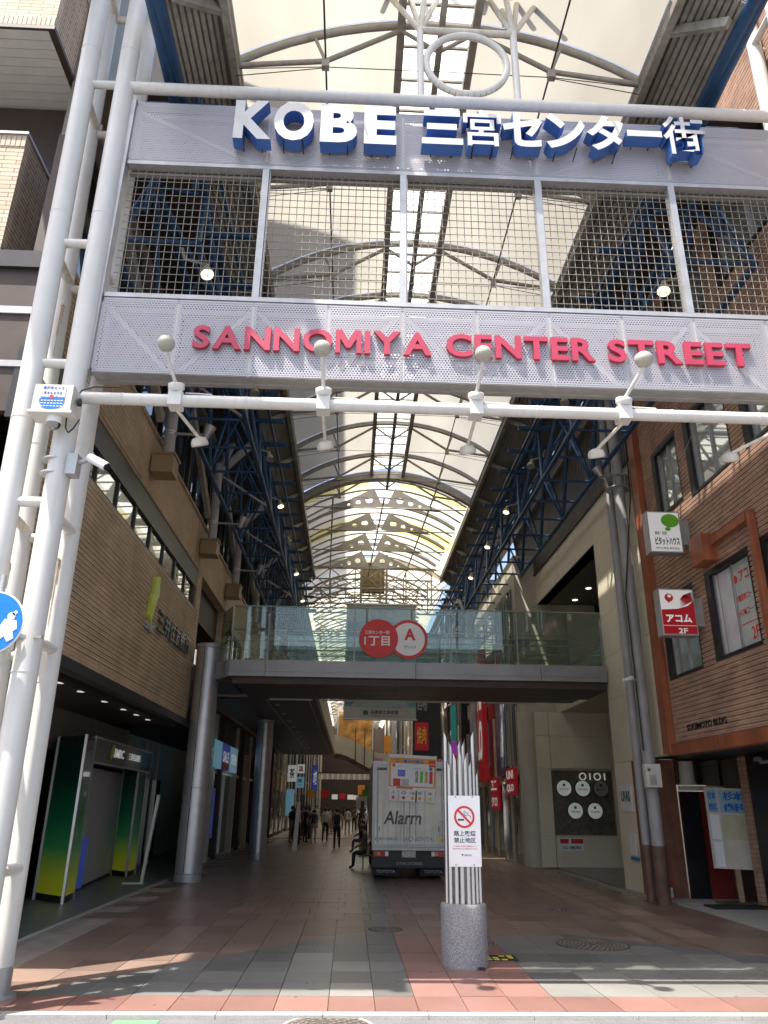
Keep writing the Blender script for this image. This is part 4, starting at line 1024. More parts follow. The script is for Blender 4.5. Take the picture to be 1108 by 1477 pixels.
MB().box(wallx+.122, wallx+.13, 28.5, 30.1, 2.95, 3.2).build('red_strip', INKR, store)

# pale apartment tower over the bank: only its near corner shows
tower = thing('apartment_tower', 'cream tiled apartment tower with jutting balconies at the top left corner', 'building', (-11, 16, 0))
MB().box(-20, -6.0, 11.6, 40, 9.35, 33).build('wall', mat('tower_wall', (.30, .24, .18), .7, var=.15), tower)
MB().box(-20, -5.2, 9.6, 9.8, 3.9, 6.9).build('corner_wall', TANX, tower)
MB().box(-20, -4.78, 9.47, 9.6, 6.9, 9.3).build('window_band', BROWNST, tower)
MB().box(-20, -4.76, 9.44, 9.469, 7.6, 7.7).box(-20, -4.76, 9.44, 9.469, 8.5, 8.62).build('window_rail', GALV, tower)
MB().box(-20, -4.74, 9.40, 9.6, 9.302, 9.6).build('window_head', DARK, tower)
def balcony(zb, zt, top_visible):
    b = thing('balcony', None, None, (0, 0, 0)); b.parent = tower; b.location = Vector((-8, 10.5, zb))-tower.location
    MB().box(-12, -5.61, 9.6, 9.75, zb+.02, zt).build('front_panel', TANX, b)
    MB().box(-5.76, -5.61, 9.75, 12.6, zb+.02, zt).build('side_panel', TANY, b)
    # soldier course along the lower edge or top
    mb = MB(); zc = zb+.05 if top_visible == 0 else zt-.24
    kx = -12.0
    while kx < -5.65: mb.box(kx+.006, kx+.074, 9.588, 9.6, zc, zc+.22); kx += .082
    mb.build('soldier_course', mat('soldier_tile', (.60, .47, .35), .7, obj_var=.1), b, kind='stuff')
    MB().box(-12, -5.58, 9.57, 12.6, zb-.06, zb+.02).build('edge_trim', BROWNST, b)
    mb = MB(); kz = 9.62
    while kz < 12.5: mb.box(-12, -5.70, kz, kz+.17, zb-.075, zb-.061); kz += .18
    mb.build('soffit_board', SOFW, b)
    MB().box(-12.02, -5.58, 9.56, 9.78, zt, zt+.05).box(-5.79, -5.58, 9.78, 12.6, zt, zt+.05).build('coping', GALV, b)
balcony(14.65, 16.6, 0); balcony(9.78, 12.1, 1)
for k_ in range(0, 9): 
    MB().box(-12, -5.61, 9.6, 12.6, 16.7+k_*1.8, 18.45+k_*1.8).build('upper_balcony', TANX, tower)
MB().box(-5.60, -5.50, 10.6, 12.8, 12.4, 20).build('corner_sheet', mat('grey_green_sheet', (.20, .20, .17), .5, var=.15), tower)
MB().box(-8, -5.9, 11.2, 11.5, 12.15, 14.5).build('dark_louvre', BROWNST, tower)

# ================================================================== DECK AND BRIDGE
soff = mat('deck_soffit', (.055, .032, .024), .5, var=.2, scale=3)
deck = thing('side_deck', 'raised walkway deck running along the left shopfronts with pale parapet edge', 'walkway', (-2.8, 40, 4.7))
MB().box(-4.4, -1.12, 23.6, 52, 4.86, 5.3).build('slab', CONC, deck)
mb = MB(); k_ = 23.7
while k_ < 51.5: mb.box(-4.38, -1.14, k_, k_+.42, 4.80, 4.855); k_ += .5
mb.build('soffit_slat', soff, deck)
MB().box(-1.115, -1.02, 23.45, 52, 4.82, 5.72).build('parapet', BEIGE2, deck)
for i in range(9): MB().lathe((-2.4, 25+i*2.5, 4.795), [(.09, 0), (.085, -.01)], n=12).build('downlight', mat('dim_downlight', (.5, .5, .48), .3), deck)
MB().tube((-1.3, 23.4, 4.74), (-1.3, 50, 4.74), .012, 6).tube((-2.6, 23.4, 4.76), (-2.6, 50, 4.76), .012, 6).build('conduit', GALV, deck)
bridge = thing('footbridge', 'covered-street footbridge with grey fascia panels and glass balustrade crossing the street', 'footbridge', (1.7, 21.8, 4.7))
BX0, BX1 = -3.26, 6.78
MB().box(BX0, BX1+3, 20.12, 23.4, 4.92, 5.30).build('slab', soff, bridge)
fas = mat('bridge_fascia_metal', (.30, .295, .30), .38, .4, var=.06, streak=.06, obj_var=.05)
ex = [BX0, -1.72, 1.62, 4.62, BX1]
ex = [-3.26, -2.3, 1.66, 5.0, 6.78]
for a, b in zip(ex[:-1], ex[1:]): MB().box(a+.006, b-.006, 20.0, 20.11, 4.94, 5.36).box(a+.006, b-.006, 19.985, 20.0, 5.06, 5.10).build('fascia_panel', fas, bridge)
MB().bar((BX0-.01, 20.06, 5.15), (-3.68, 20.75, 5.15), .10, .42).build('fascia_panel', fas, bridge)
MB().box(-4.38, -3.3, 20.8, 23.4, 4.9, 5.3).build('slab', soff, bridge)
MB().box(BX0+.1, BX1, 20.12, 20.4, 4.76, 4.915).build('lower_flange', soff, bridge)
n = 9
for i in range(n):
    for j in range(3):
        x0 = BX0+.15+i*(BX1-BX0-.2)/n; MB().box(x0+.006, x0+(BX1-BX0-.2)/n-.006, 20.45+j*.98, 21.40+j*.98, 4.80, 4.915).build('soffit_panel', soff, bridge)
for a, b in ((-2.5, -1.2), (-.9, 1.2), (1.4, 3.8), (4.0, 5.6)): MB().box(a, b, 23.30, 23.36, 4.745, 4.79).build('soffit_edge_strip', BEIGE2, bridge)
def balustrade(yv, z0, z1, parent, gm):
    p = thing('balustrade', None, None, (0, 0, 0)); p.parent = parent; p.location = Vector((1.7, yv, z0))-parent.location
    xs = [-3.24, -2.3, -.05, 1.62, 3.3, 5.0, 6.74]
    xs = [-3.24, -2.28, .02, 2.62, 4.42, 6.74]
    for a, b in zip(xs[:-1], xs[1:]): MB().box(a+.012, b-.012, yv, yv+.014, z0+.02, z1).build('glass_pane', gm, p)
    MB().box(-3.24, 6.74, yv-.02, yv+.03, z1-.0, z1+.03).build('top_edge', mat('green_glass_edge', (.20, .30, .25), .2), p)
    for x_ in xs: MB().box(x_-.02, x_+.02, yv+.06, yv+.10, z0, z1-.18).lathe((x_, yv-.005, z1-.22), [(.035, 0), (.035, .04)], (0, 1, 0), 10).build('post', GALV, p)
    for zz in (z0+.28, z0+.52, z0+.80): MB().tube((-3.2, yv+.10, zz), (6.74, yv+.10, zz), .018, 8).build('rail', GALV, p)
balustrade(20.04, 5.38, 6.80, bridge, GLASSB); balustrade(23.3, 5.3, 6.70, bridge, GLASSB)
p = thing('balustrade', None, None, (0, 0, 0)); p.parent = bridge; p.location = Vector((-3.5, 20.4, 5.4))-bridge.location
MB().bar((-3.28, 20.06, 6.09), (-3.66, 20.85, 6.09), .014, 1.42).build('glass_pane', GLASSB, p)
for zz in (5.66, 5.9, 6.18): MB().tube((-3.3, 20.16, zz), (-3.62, 20.85, zz), .018, 8).build('rail', GALV, p)
# round signs on the glass
t = thing('bridge_disc_sign', 'pair of overlapping red and white round signs fixed to the footbridge glass', 'sign', (1.03, 19.9, 5.4))
MB().lathe((.66, 19.93, 5.97), [(.52, 0), (.52, .04)], (0, -1, 0), 56, sm=False).build('red_disc', INKR, t)
MB().lathe((1.46, 19.97, 5.97), [(.52, 0), (.52, .03)], (0, -1, 0), 56, sm=False).build('disc_rim', INKR, t)
MB().lathe((1.46, 19.939, 5.97), [(.44, 0), (.44, .006)], (0, -1, 0), 56, sm=False).build('white_disc', SIGNW, t)
mb = MB(); text(mb, '三宮センター街', (.62, 19.888, 6.13), .66, .10, depth=.004, off=.015); text(mb, '1丁目', (.62, 19.888, 5.90), .68, .26, depth=.004, off=.02); mb.build('lettering', SIGNW, t)
mb = MB(); text(mb, 'A', (1.50, 19.931, 6.10), .30, .32, depth=.004, off=.04); mb.build('letter', INKR, t)
mb = MB(); text(mb, 'ブリッジ', (1.50, 19.931, 5.76), .32, .085, depth=.004, off=.01); mb.build('caption', INK, t)
# hanging museum banner behind the bridge
t = thing('hanging_banner', 'large pale blue museum banner hanging in the arcade behind the footbridge', 'banner', (1.0, 32, 5.2))
bx0, bx1, bz0, bz1 = -.34, 2.66, 5.10, 9.95
MB().box(bx0, bx1, 32, 32.03, bz0, bz1).build('cloth', mat('banner_cloth', (.44, .44, .41), .8, var=.05), t)
MB().tube((bx0-.1, 32.015, bz1), (bx1+.1, 32.015, bz1), .04, 8).tube((bx0-.05, 32.015, bz0), (bx1+.05, 32.015, bz0), .03, 8).build('rod', GALV, t)
MB().box(bx0+.02, bx1-.02, 31.985, 31.998, bz0+.52, bz1-.75).build('picture', mat('banner_sky', (.16, .30, .35), .7, var=.25), t)
mb = MB()
for k_ in range(12): mb.prism([(bx0+.1+k_*.10, 31.98, bz0+.6), (bx0+.14+k_*.10, 31.98, bz0+.6), (bx0+.14+k_*.10+.05, 31.98, bz1-.8-k_*.12), (bx0+.08+k_*.10, 31.98, bz1-.8-k_*.12)], (0, -.003, 0))
mb.build('picture_columns', mat('banner_columns', (.05, .13, .16), .7), t)
mb = MB(); ar = [(bx0+.3+2.4*math.cos(a)/2+1.2, 31.98, bz0+.52+.35*math.sin(a)) for a in [math.pi*q/16 for q in range(17)]]
mb.prism(ar, (0, -.004, 0)); mb.build('picture_arc', mat('banner_arc', (.30, .36, .36), .7), t)
mb = MB(); text(mb, '兵庫県立美術館', (1.35, 31.994, bz0+.30), 1.15, .17, depth=.003, off=.015); mb.build('lettering', INK, t); mb = MB(); text(mb, 'HYOGO PREFECTURAL MUSEUM OF ART', (1.35, 31.994, bz0+.14), 1.15, .055, depth=.003); mb.build('lettering', INK, t)
mb = MB().box(.46, .66, 31.985, 31.992, bz0+.18, bz0+.36); mb.build('museum_mark', mat('banner_ink', (.05, .12, .13), .7), t)
mb = MB()
for xx in (.95, 1.55):
    for q in range(20):
        a0, a1 = 2*math.pi*q/20, 2*math.pi*(q+1)/20; mb.bar((xx+.22*math.cos(a0), 31.985, bz1-.42+.2*math.sin(a0)), (xx+.22*math.cos(a1), 31.985, bz1-.42+.2*math.sin(a1)), .01, .05, (0, 1, 0))
mb.build('emblem', mat('banner_grey', (.2, .2, .2), .7), t)

# ================================================================== RIGHT: DEPARTMENT STORE (beige), brown tiled building
ds = thing('department_store', 'beige panelled department store with an open corner entrance and dark ribbed upper wall', 'building', (8, 23, 0))
XD = 6.82
opn = (20.25, 28.3, -1, 8.9)
wall_holes(XD+.03, XD+.4, 16.55, 30.2, 0, 10.0, [opn, (16.0, 18.95, -1, 2.9)], BEIGE2, ds)
zz = [0, .97, 1.94, 2.9, 4.48, 5.6, 6.72, 7.84, 8.9, 10.0]
yy_ = [16.55, 18.95, 20.25, 22.3, 24.4, 26.4, 28.3, 30.2]
for i in range(len(yy_)-1):
    for j in range(len(zz)-1):
        if 2 <= i <= 5 and j < 8: continue
        if i == 0 and j < 3: continue
        MB().box(XD, XD+.029, yy_[i]+.005, yy_[i+1]-.005, zz[j]+.005, zz[j+1]-.005).build('wall_panel', BEIGE, ds)
MB().box(XD+.03, XD+.4, 16.55, 30.2, 10.01, 12.6).build('upper_wall', DPANEL, ds)
mb = MB(); k_ = 16.56
while k_ < 30.15: mb.box(XD-.03, XD+.03, k_, k_+.09, 10.06, 12.6); k_ += .15
mb.build('ribbed_panel', DPANEL, ds, kind='stuff')
MB().box(XD-.06, XD+.03, 16.55, 30.2, 9.99, 10.05).build('panel_edge', DARK, ds)
MB().box(XD-.0, XD+.4, 30.21, 30.4, 0, 12.6).build('corner_wall', BEIGE2, ds)
# recess: soffit, back, side, curved wall with the sign
MB().box(XD+.031, 14, 20.0, 28.6, 8.9, 9.05).build('soffit', mat('recess_soffit', (.15, .13, .11), .6), ds)
for x_, y_ in ((8.07, 24.9), (8.05, 26.5), (8.02, 27.9), (8.1, 23.2)): MB().lathe((x_, y_, 8.895), [(.10, 0), (.095, -.012)], n=16).build('soffit_lamp', LAMPON, ds)
MB().box(12.0, 12.2, 20.2, 28.6, 0, 8.9).build('recess_back_wall', BEIGE2, ds)
MB().box(7.23, 12, 20.05, 20.2, 0, 8.9).build('recess_side_wall', BEIGE2, ds)
MB().box(XD+.41, 12, 28.31, 28.59, 4.9, 8.9).build('recess_end_wall', BEIGE2, ds)
MB().box(12.21, 13, 16.55, 31, 0, 12.6).build('rear_wall', BEIGE2, ds)
MB().box(XD+.41, 12, 20.3, 28.3, 4.9, 5.3).build('entrance_slab', BEIGE2, ds)
MB().box(XD+.45, XD+.47, 20.3, 27, 5.31, 6.3).build('glass_screen', GLASSB, ds)
MB().box(9.6, 9.65, 23.2, 28.2, 5.3, 8.9).build('glass_wall', GLASSK, ds)
for k_ in range(4): MB().box(9.5, 9.6, 23.2+k_*1.6, 23.28+k_*1.6, 5.3, 8.9).build('glazing_post', STEEL, ds)
# wall facing the viewer with the store sign
zz2 = [0, .95, 2.0, 3.05, 4.1, 4.9]
for j in range(5):
    for (a, b) in ((6.3, 6.78), (6.79, 8.85), (8.86, 11.9)):
        if a > 6.7 and a < 7 and j in (1, 2): continue
        MB().box(a+.004, b-.004, 26.6, 26.75, zz2[j]+.004, zz2[j+1]-.004).build('wall_panel', BEIGE, ds)
MB().box(6.3, 11.9, 26.752, 26.9, 0, 4.9).build('sign_wall', BEIGE2, ds)
MB().lathe((6.12, 26.9, 0), [(.34, 0), (.34, 4.9)], n=24).build('round_corner', BEIGE2, ds)
sg = thing('store_sign_board', 'brown patterned board with round tenant signs on the beige wall right of the street', 'sign board', (7.8, 26.5, .95))
MB().box(6.80, 8.84, 26.66, 26.74, .96, 2.98).build('board', mat('mottled_board', (.12, .11, .085), .5, var=.35, scale=9), sg)
MB().box(6.80, 8.84, 26.55, 26.655, .93, .97).build('board_edge', BEIGE2, sg)
mb = MB()
def ringmb(mb, cx, cz, r, w, yv, t=.03):
    for q in range(24):
        a0, a1 = 2*math.pi*q/24, 2*math.pi*(q+1)/24; mb.bar((cx+r*math.cos(a0), yv, cz+r*math.sin(a0)), (cx+r*math.cos(a1), yv, cz+r*math.sin(a1)), t, w, (0, 0, 1) if abs(math.cos((a0+a1)/2)) < .7 else (1, 0, 0))
for cx in (7.85, 8.35): ringmb(mb, cx, 2.80, .105, .035, 26.63)
for cx in (8.10, 8.60): mb.box(cx-.018, cx+.018, 26.61, 26.65, 2.69, 2.91)
mb.build('logo', SIGNWB, sg)
for cx, cz, t1 in ((7.17, 2.42, 'ECOLE'), (7.80, 2.42, 'LAURA'), (8.42, 2.42, 'MARC'), (7.50, 1.72, 'DRAWING'), (8.16, 1.72, 'CAFE')):
    d = MB().lathe((cx, 26.655, cz), [(.265, 0), (.265, .09)], (0, -1, 0), 30, sm=False).build('round_box', BROWNST, sg)
    MB().lathe((cx, 26.563, cz), [(.245, 0), (.245, .008)], (0, -1, 0), 30, sm=False).build('disc_face', mat('disc_pale', (.62, .66, .62), .4, emit=(.6, .65, .6), es=.10) if cx != 8.42 else mat('disc_tan', (.36, .33, .26), .4), d)
    mb = MB(); text(mb, t1, (cx, 26.55, cz-.03), .30, .055, depth=.003, off=.01); mb.box(cx-.04, cx+.04, 26.548, 26.553, cz+.06, cz+.14); mb.build('caption', INK, d)
t = thing('wall_notice', 'small red and white notice strip below the store sign board', 'notice', (7.3, 26.58, .55))
MB().box(6.9, 7.7, 26.57, 26.598, .50, .88).build('plate', SIGNW, t)
mb = MB().box(6.92, 7.2, 26.565, 26.569, .72, .86).box(7.28, 7.68, 26.565, 26.569, .72, .86); mb.build('red_print', INKR, t)
mb = MB(); text(mb, 'NO SMOKE', (7.3, 26.566, .60), .6, .09, depth=.002, off=.01); mb.build('lettering', INK, t)
# poster & small plates on the pier
t = thing('pier_poster', 'white poster with dark lettering on the beige pier beside the downpipes', 'poster', (6.8, 18.6, 2.0))
MB().box(6.795, 6.815, 19.15, 19.95, 1.75, 2.35).build('sheet', SIGNW, t)
mb = MB(); text(mb, 'UVAS', (6.793, 19.55, 2.1), .6, .25, (0, -1, 0), depth=.002, off=.04); mb.build('lettering', mat('poster_dark_green', (.03, .09, .06), .5), t)
t = thing('pier_notice', 'narrow white notice with blue foot low on the beige pier', 'notice', (6.8, 18.4, 1.0))
MB().box(6.795, 6.815, 19.2, 19.6, .78, 1.25).build('sheet', SIGNW, t)
MB().box(6.79, 6.794, 19.0, 19.6, .68, .75).build('blue_strip', INKB, t)
# facade beyond the store
fs = thing('clothing_store', 'glass fronted clothing store with red signs beyond the beige corner', 'building', (5.9, 32, 0))
MB().box(6.0, 9, 27.3, 40, 0, 10.8).build('wall', BEIGE2, fs)
MB().box(5.94, 5.998, 27.5, 39.8, .25, 2.6).build('shop_glass', GLASSK, fs)
for k_ in range(9): MB().box(5.86, 5.94, 27.5+k_*1.5, 27.62+k_*1.5, 0, 5.2).build('frame_post', (BEIGE2 if k_ % 2 else GALV), fs)
MB().box(5.86, 5.998, 27.5, 39.8, 2.62, 2.85).build('frame_rail', BEIGE2, fs)
for k_ in range(6):
    wn = thing('window', None, None, (0, 0, 0)); wn.parent = fs; wn.location = Vector((5.95, 27.8+k_*2, 3.4))-fs.location
    MB().box(5.93, 5.998, 27.8+k_*2, 29.5+k_*2, 3.4, 5.9).build('pane', GLASSW, wn)
    MB().box(5.92, 5.998, 27.8+k_*2, 29.5+k_*2, 6.6, 9.6).build('pane', GLASSW, wn)
for k_ in range(5): MB().tube((5.8, 28+k_*.45, 3.2), (5.8, 28+k_*.45, 9.5), .035, 6).build('facade_rod', GALV, fs)
def lit_sign(y0, y1, z0, z1, x, rows_, nm, lab):
    t = thing('shop_sign', lab, 'shop sign', (x, (y0+y1)/2, z0))
    MB().box(x-.12, x, y0, y1, z0, z1).build('box', REDL, t)
    mb = MB(); h = (z1-z0)/len(rows_)
    for i, r_ in enumerate(rows_):
        text(mb, r_, (x-.122, (y0+y1)/2, z1-h*(i+.5)), (y1-y0)*.78, h*.62, (0, -1, 0), depth=.006, off=.02)
    mb.build('lettering', SIGNWB, t)
lit_sign(27.45, 28.9, 2.2, 3.1, 5.80, ['UNI', 'QLO'], '', 'red square lit sign with white letters on the store corner beside the beige pier')
lit_sign(30.9, 32.4, 1.7, 2.9, 5.84, ['ユニ', 'クロ'], '', 'dim red lit sign behind the steel tubes')
t = thing('projecting_sign', 'tall red vertical sign with big white letters on the right side of the street', 'shop sign', (5.5, 33, 2.7))
MB().box(5.50, 5.70, 32.5, 34.9, 2.8, 8.2).build('box', REDL, t)
mb = MB(); text(mb, 'UNI', (5.497, 33.7, 6.6), 2.0, 1.9, (0, -1, 0), depth=.01, off=.03); text(mb, 'QLO', (5.497, 33.7, 4.3), 2.0, 1.9, (0, -1, 0), depth=.01, off=.03); mb.build('lettering', SIGNWB, t)
# side poster and vertical dark signs farther on
t = thing('fashion_poster', 'dark tall advertising screen with pale figures beside the red sign', 'poster', (5.98, 31, 3)); MB().box(5.80, 5.86, 29.6, 31.2, 2.9, 6.6).build('screen', mat('screen_print', (.07, .07, .12), .3, var=.9, scale=3), t)
MB().box(5.79, 5.80, 30.0, 30.3, 3.6, 5.8).box(5.79, 5.80, 30.6, 30.8, 4.0, 5.4).build('figure_print', mat('screen_pale', (.30, .32, .42), .3, var=.5, scale=6), t)
t = thing('teal_banner_sign', 'teal and purple vertical banner sign left of the pale column', 'shop sign', (5.0, 36, 3.5))
MB().box(4.62, 4.86, 36, 36.1, 4.6, 6.2).build('teal_face', TEAL, t); MB().box(4.62, 4.86, 36, 36.1, 4.0, 4.59).build('purple_face', mat('ink_purple', (.20, .03, .25), .4, emit=(.2, .02, .25), es=.3), t)
MB().box(4.62, 4.86, 36, 36.1, 3.3, 3.99).build('red_face', REDL, t)
t = thing('vertical_shop_sign', 'dark vertical sign column with red lettered box and yellow scrawl', 'shop sign', (3.7, 38, 3))
MB().box(3.0, 4.35, 38, 38.3, 2.6, 10).build('face', DARK, t)
mb = MB(); text(mb, '酒場', (3.45, 37.99, 6.6), .5, .9, depth=.006, off=.01); mb.build('lettering', INKGREY, t)
MB().box(3.1, 3.75, 37.95, 37.99, 4.3, 5.6).build('red_box', REDL, t)
mb = MB(); text(mb, '焼肉', (3.42, 37.945, 5.0), .45, .8, depth=.004, off=.01); mb.build('red_box_text', YELL, t)
mb = MB(); text(mb, 'STYLE', (4.05, 37.99, 3.75), .42, .5, (.9, 0, .4), (-.4, 0, .9), depth=.006, off=.03); mb.build('scrawl', YELL, t)

# brown tiled building
bb = thing('brown_tiled_building', 'brown ribbed tile building with black framed windows at the right edge', 'building', (8.5, 12, 0))
XB = 6.80
wins = [(14.2, 15.55, 7.85, 9.45), (12.05, 13.82, 7.72, 9.45), (9.3, 11.6, 7.72, 9.45), (14.35, 16.0, 4.38, 6.1), (12.1, 13.82, 4.40, 6.1), (9.0, 11.75, 4.40, 6.1), (12.1, 13.82, 11.1, 12.9), (9.3, 11.6, 11.1, 12.9)]
wall_holes(XB, XB+.35, 6.6, 16.5, 2.95, 15.5, wins, BRN, bb)
ribs_y(XB, -1, 6.6, 16.1, 3.12, 15.5, .09, BRN, bb, wins, proud=.028)
for i, (a, b, c, d) in enumerate(wins):
    wn = thing('window', None, None, (0, 0, 0)); wn.parent = bb; wn.location = Vector((XB, a, c))-bb.location
    fr = MB().box(XB-.03, XB+.16, a-.0, a+.05, c, d).box(XB-.03, XB+.16, b-.20, b, c, d).box(XB-.03, XB+.16, a+.05, b-.20, c, c+.06).box(XB-.03, XB+.16, a+.05, b-.20, d-.10, d)
    fr.build('frame', BLACK, wn)
    MB().box(XB+.08, XB+.09, a+.05, b-.20, c+.06, d-.1).build('pane', GLASSL, wn)
    m_ = (a+b-.15)/2
    for qa, qb in ((m_-.025, m_+.025), (b-.26, b-.2), (a+.05, a+.09)): MB().box(XB+.04, XB+.079, qa, qb, c+.06, d-.1).build('sash', GALV, wn)
    cb_ = MB(); kk = a+.1
    while kk < b-.3: cb_.tube((XB+.16, kk, c+.06), (XB+.16, kk, d-.1), .045, 6, caps=False); kk += .08
    if i in (0, 3): cb_.build('curtain', CURT, wn)
    MB().box(XB+.30, XB+.34, a, b, c, d).build('window_interior', mat('window_interior', (.10, .10, .095), .8), wn)
# corner pier, fascia beam, frames
MB().box(6.64, 6.95, 16.15, 16.5, 2.9, 14).build('corner_pier', RUST, bb)
MB().box(6.66, 6.79, 16.0, 16.14, 5.9, 6.05).build('pier_ledge', RUST, bb)
MB().box(6.68, 6.95, 6.6, 16.14, 2.86, 3.08).build('fascia_beam', RUST, bb)
for yj in (10.9, 13.3): MB().box(XB-.021, XB-.019, yj, yj+.012, 3.1, 7.7).build('movement_joint', BLACK, bb)
# box hood and frame rail around the 2F window
MB().box(6.50, 6.79, 13.15, 13.7, 6.18, 6.70).build('hood_box', RUST, bb)
MB().bar((6.68, 13.1, 6.52), (6.68, 11.76, 6.52), .10, .15).build('frame_rail', RUST, bb)
MB().box(6.64, 6.74, 11.64, 11.75, 3.1, 6.60).build('frame_post', RUST, bb)
MB().tube((6.5, 14.4, 7.9), (6.2, 12.3, 8.35), .006, 5).build('stay_wire', GALV, bb)
mb = MB(); text(mb, 'SUGIMOTO BLDG', (XB-.02, 14.6, 3.35), 1.7, .12, (0, -1, 0), depth=.02, off=.01); mb.build('lettering', BLACK, bb)
# red lettering inside the 2F window
MB().box(XB+.06, XB+.072, 13.0, 13.6, 4.48, 5.98).build('white_film', mat('window_film_white', (.62, .62, .64), .4), bb)
MB().box(XB+.06, XB+.072, 12.14, 12.96, 4.48, 5.98).build('pale_film', mat('window_film_green', (.44, .50, .46), .3), bb)
mb = MB()
RV = (0, -1, 0)
text(mb, 'アコム', (XB+.058, 12.42, 5.72), .52, .20, RV, depth=.004, off=.025); mb.lathe((XB+.058, 12.83, 5.70), [(.075, 0), (.075, .004)], (-1, 0, 0), 16)
text(mb, '自動契約コーナー', (XB+.058, 12.52, 5.34), .78, .12, RV, depth=.003, off=.008); text(mb, 'ATMコーナー', (XB+.058, 12.50, 5.08), .72, .13, RV, depth=.003, off=.008)
mb.box(XB+.054, XB+.058, 12.16, 12.92, 4.86, 4.875); text(mb, '2F', (XB+.058, 12.42, 4.67), .26, .22, RV, depth=.003, off=.01); mb.build('window_lettering', INKR, bb)
mb = MB().box(XB+.06, XB+.07, 9.6, 9.9, 7.9, 8.5); mb.build('window_poster', INKB, bb)
# ground floor of the brown building
MB().box(8.55, 8.7, 8.46, 18.9, 0, 2.95).build('shop_back_wall', BROWNST, bb)
MB().box(6.96, 8.54, 6.6, 18.2, 2.90, 2.95).build('shop_soffit', DARK, bb)
MB().box(6.80, 7.50, 18.12, 18.94, 0, 2.89).build('base_pier', mat('red_brown_render', (.22, .085, .05), .6, var=.25, streak=.2), bb)
MB().box(7.52, 9.5, 18.12, 18.4, 2.35, 2.9).build('pier_head', BROWNST, bb)
MB().box(7.52, 7.95, 18.0, 18.1, 0, 2.2).build('black_door', mat('glossy_black', (.015, .015, .018), .12), bb)
MB().box(7.96, 8.5, 18.0, 18.1, 0, 2.2).build('red_door', mat('dark_red_door', (.16, .02, .018), .3), bb)
MB().box(7.50, 8.0, 17.90, 18.0, 2.22, 2.32).box(8.02, 8.5, 17.90, 18.0, 2.22, 2.32).build('cornice', SOFW, bb)
MB().lathe((7.75, 18.05, 2.35), [(.20, 0), (.17, .06), (.16, .5)], n=16).build('capital', SOFW, bb)
MB().box(8.0, 8.5, 18.02, 18.08, 2.34, 2.88).build('transom_glass', GLASSW, bb)
MB().box(8.36, 8.48, 16.6, 16.8, .0, 2.89).build('tile_post', BRN, bb)
MB().box(8.40, 8.54, 15.4, 16.5, .0, 2.89).build('black_panel', BLACK, bb)
MB().box(8.44, 8.47, 9, 15.2, .15, 2.3).build('shop_glass', glass_mat('green_shop_glass', (.8, .88, .86), .3, body=(.10, .14, .13)), bb)
MB().box(8.42, 8.5, 9, 15.3, 2.32, 2.42).box(8.42, 8.5, 9, 15.3, 0.01, .13).box(8.42, 8.5, 15.2, 15.32, .14, 2.31).build('shop_frame', STEEL, bb)
MB().box(8.44, 8.47, 9, 15.2, 2.44, 2.88).build('transom_glass', GLASSL, bb)
MB().box(8.41, 8.415, 13.4, 14.0, 1.2, 1.6).build('orange_sticker', ORNG, bb)
mb = MB().path([(8.3, 15.25, 0.1), (8.3, 15.25, 2.6), (8.2, 15.2, 2.72), (8.0, 15.15, 2.70)], .035, 8).lathe((7.95, 15.13, 2.72), [(.09, 0), (.07, .06), (.03, .08)], (0, 0, 1), 12); mb.build('gooseneck_lamp', GALV, bb)

def lightbox(name, label, x, y, z0, z1, w, th=.24):
    t = thing(name, label, 'shop sign', (x+w/2, y, z0))
    MB().box(x, x+w, y, y+th, z0, z1).build('case', GALV, t)
    MB().box(x+.025, x+w-.025, y-.004, y-.0005, z0+.025, z1-.025).build('face', SIGNWB, t)
    MB().box(x+w+.001, 6.79, y+.06, y+.16, z0+(z1-z0)*.22, z1-(z1-z0)*.18).build('bracket', GALV, t)
    return t
t = lightbox('projecting_lightbox', 'white projecting light box with green balloon shape and black lettering on the brown building', 5.90, 14.1, 6.62, 7.50, .68)
mb = MB()
def ell(mb, cx, cz, rx, rz, yv, t_=.003): mb.prism([(cx+rx*math.cos(2*math.pi*q/30), yv, cz+rz*math.sin(2*math.pi*q/30)) for q in range(30)], (0, -t_, 0))
ell(mb, 6.37, 7.30, .185, .145, 14.095); ell(mb, 6.31, 7.12, .06, .04, 14.095); mb.build('balloon_mark', INKG, t)
mb = MB(); text(mb, '賃貸・売買', (6.15, 14.096, 7.03), .24, .075, depth=.003, off=.005); text(mb, 'ピタットハウス', (6.27, 14.096, 6.86), .50, .17, depth=.003, off=.035); text(mb, '神戸三宮店 株式会社', (6.26, 14.096, 6.71), .48, .04, depth=.003); mb.build('lettering', INK, t)
t = lightbox('projecting_lightbox', 'red and white projecting light box marked 2F on the brown building', 5.90, 14.0, 4.92, 5.84, .70)
mb = MB(); mb.prism([(5.926, 13.994, 4.946), (6.574, 13.994, 4.946), (6.574, 13.994, 5.60), (6.45, 13.994, 5.50), (6.25, 13.994, 5.44), (5.926, 13.994, 5.42)], (0, -.003, 0)); mb.build('red_field', REDL, t)
mb = MB()
for q in range(9): mb.prism([(6.574-.02*q-.03, 13.991, 5.62+.012*q), (6.574, 13.991, 5.60+.022*q), (6.574, 13.991, 5.607+.022*q), (6.3, 13.991, 5.47+.018*q)], (0, -.001, 0))
mb.build('red_rays', INKR, t)
mb = MB(); ell(mb, 6.10, 5.66, .085, .08, 13.993); mb.prism([(6.06, 13.993, 5.60), (6.11, 13.993, 5.60), (6.09, 13.993, 5.54)], (0, -.003, 0)); mb.build('mark', INKR, t)
mb = MB(); ell(mb, 6.11, 5.69, .035, .03, 13.989)
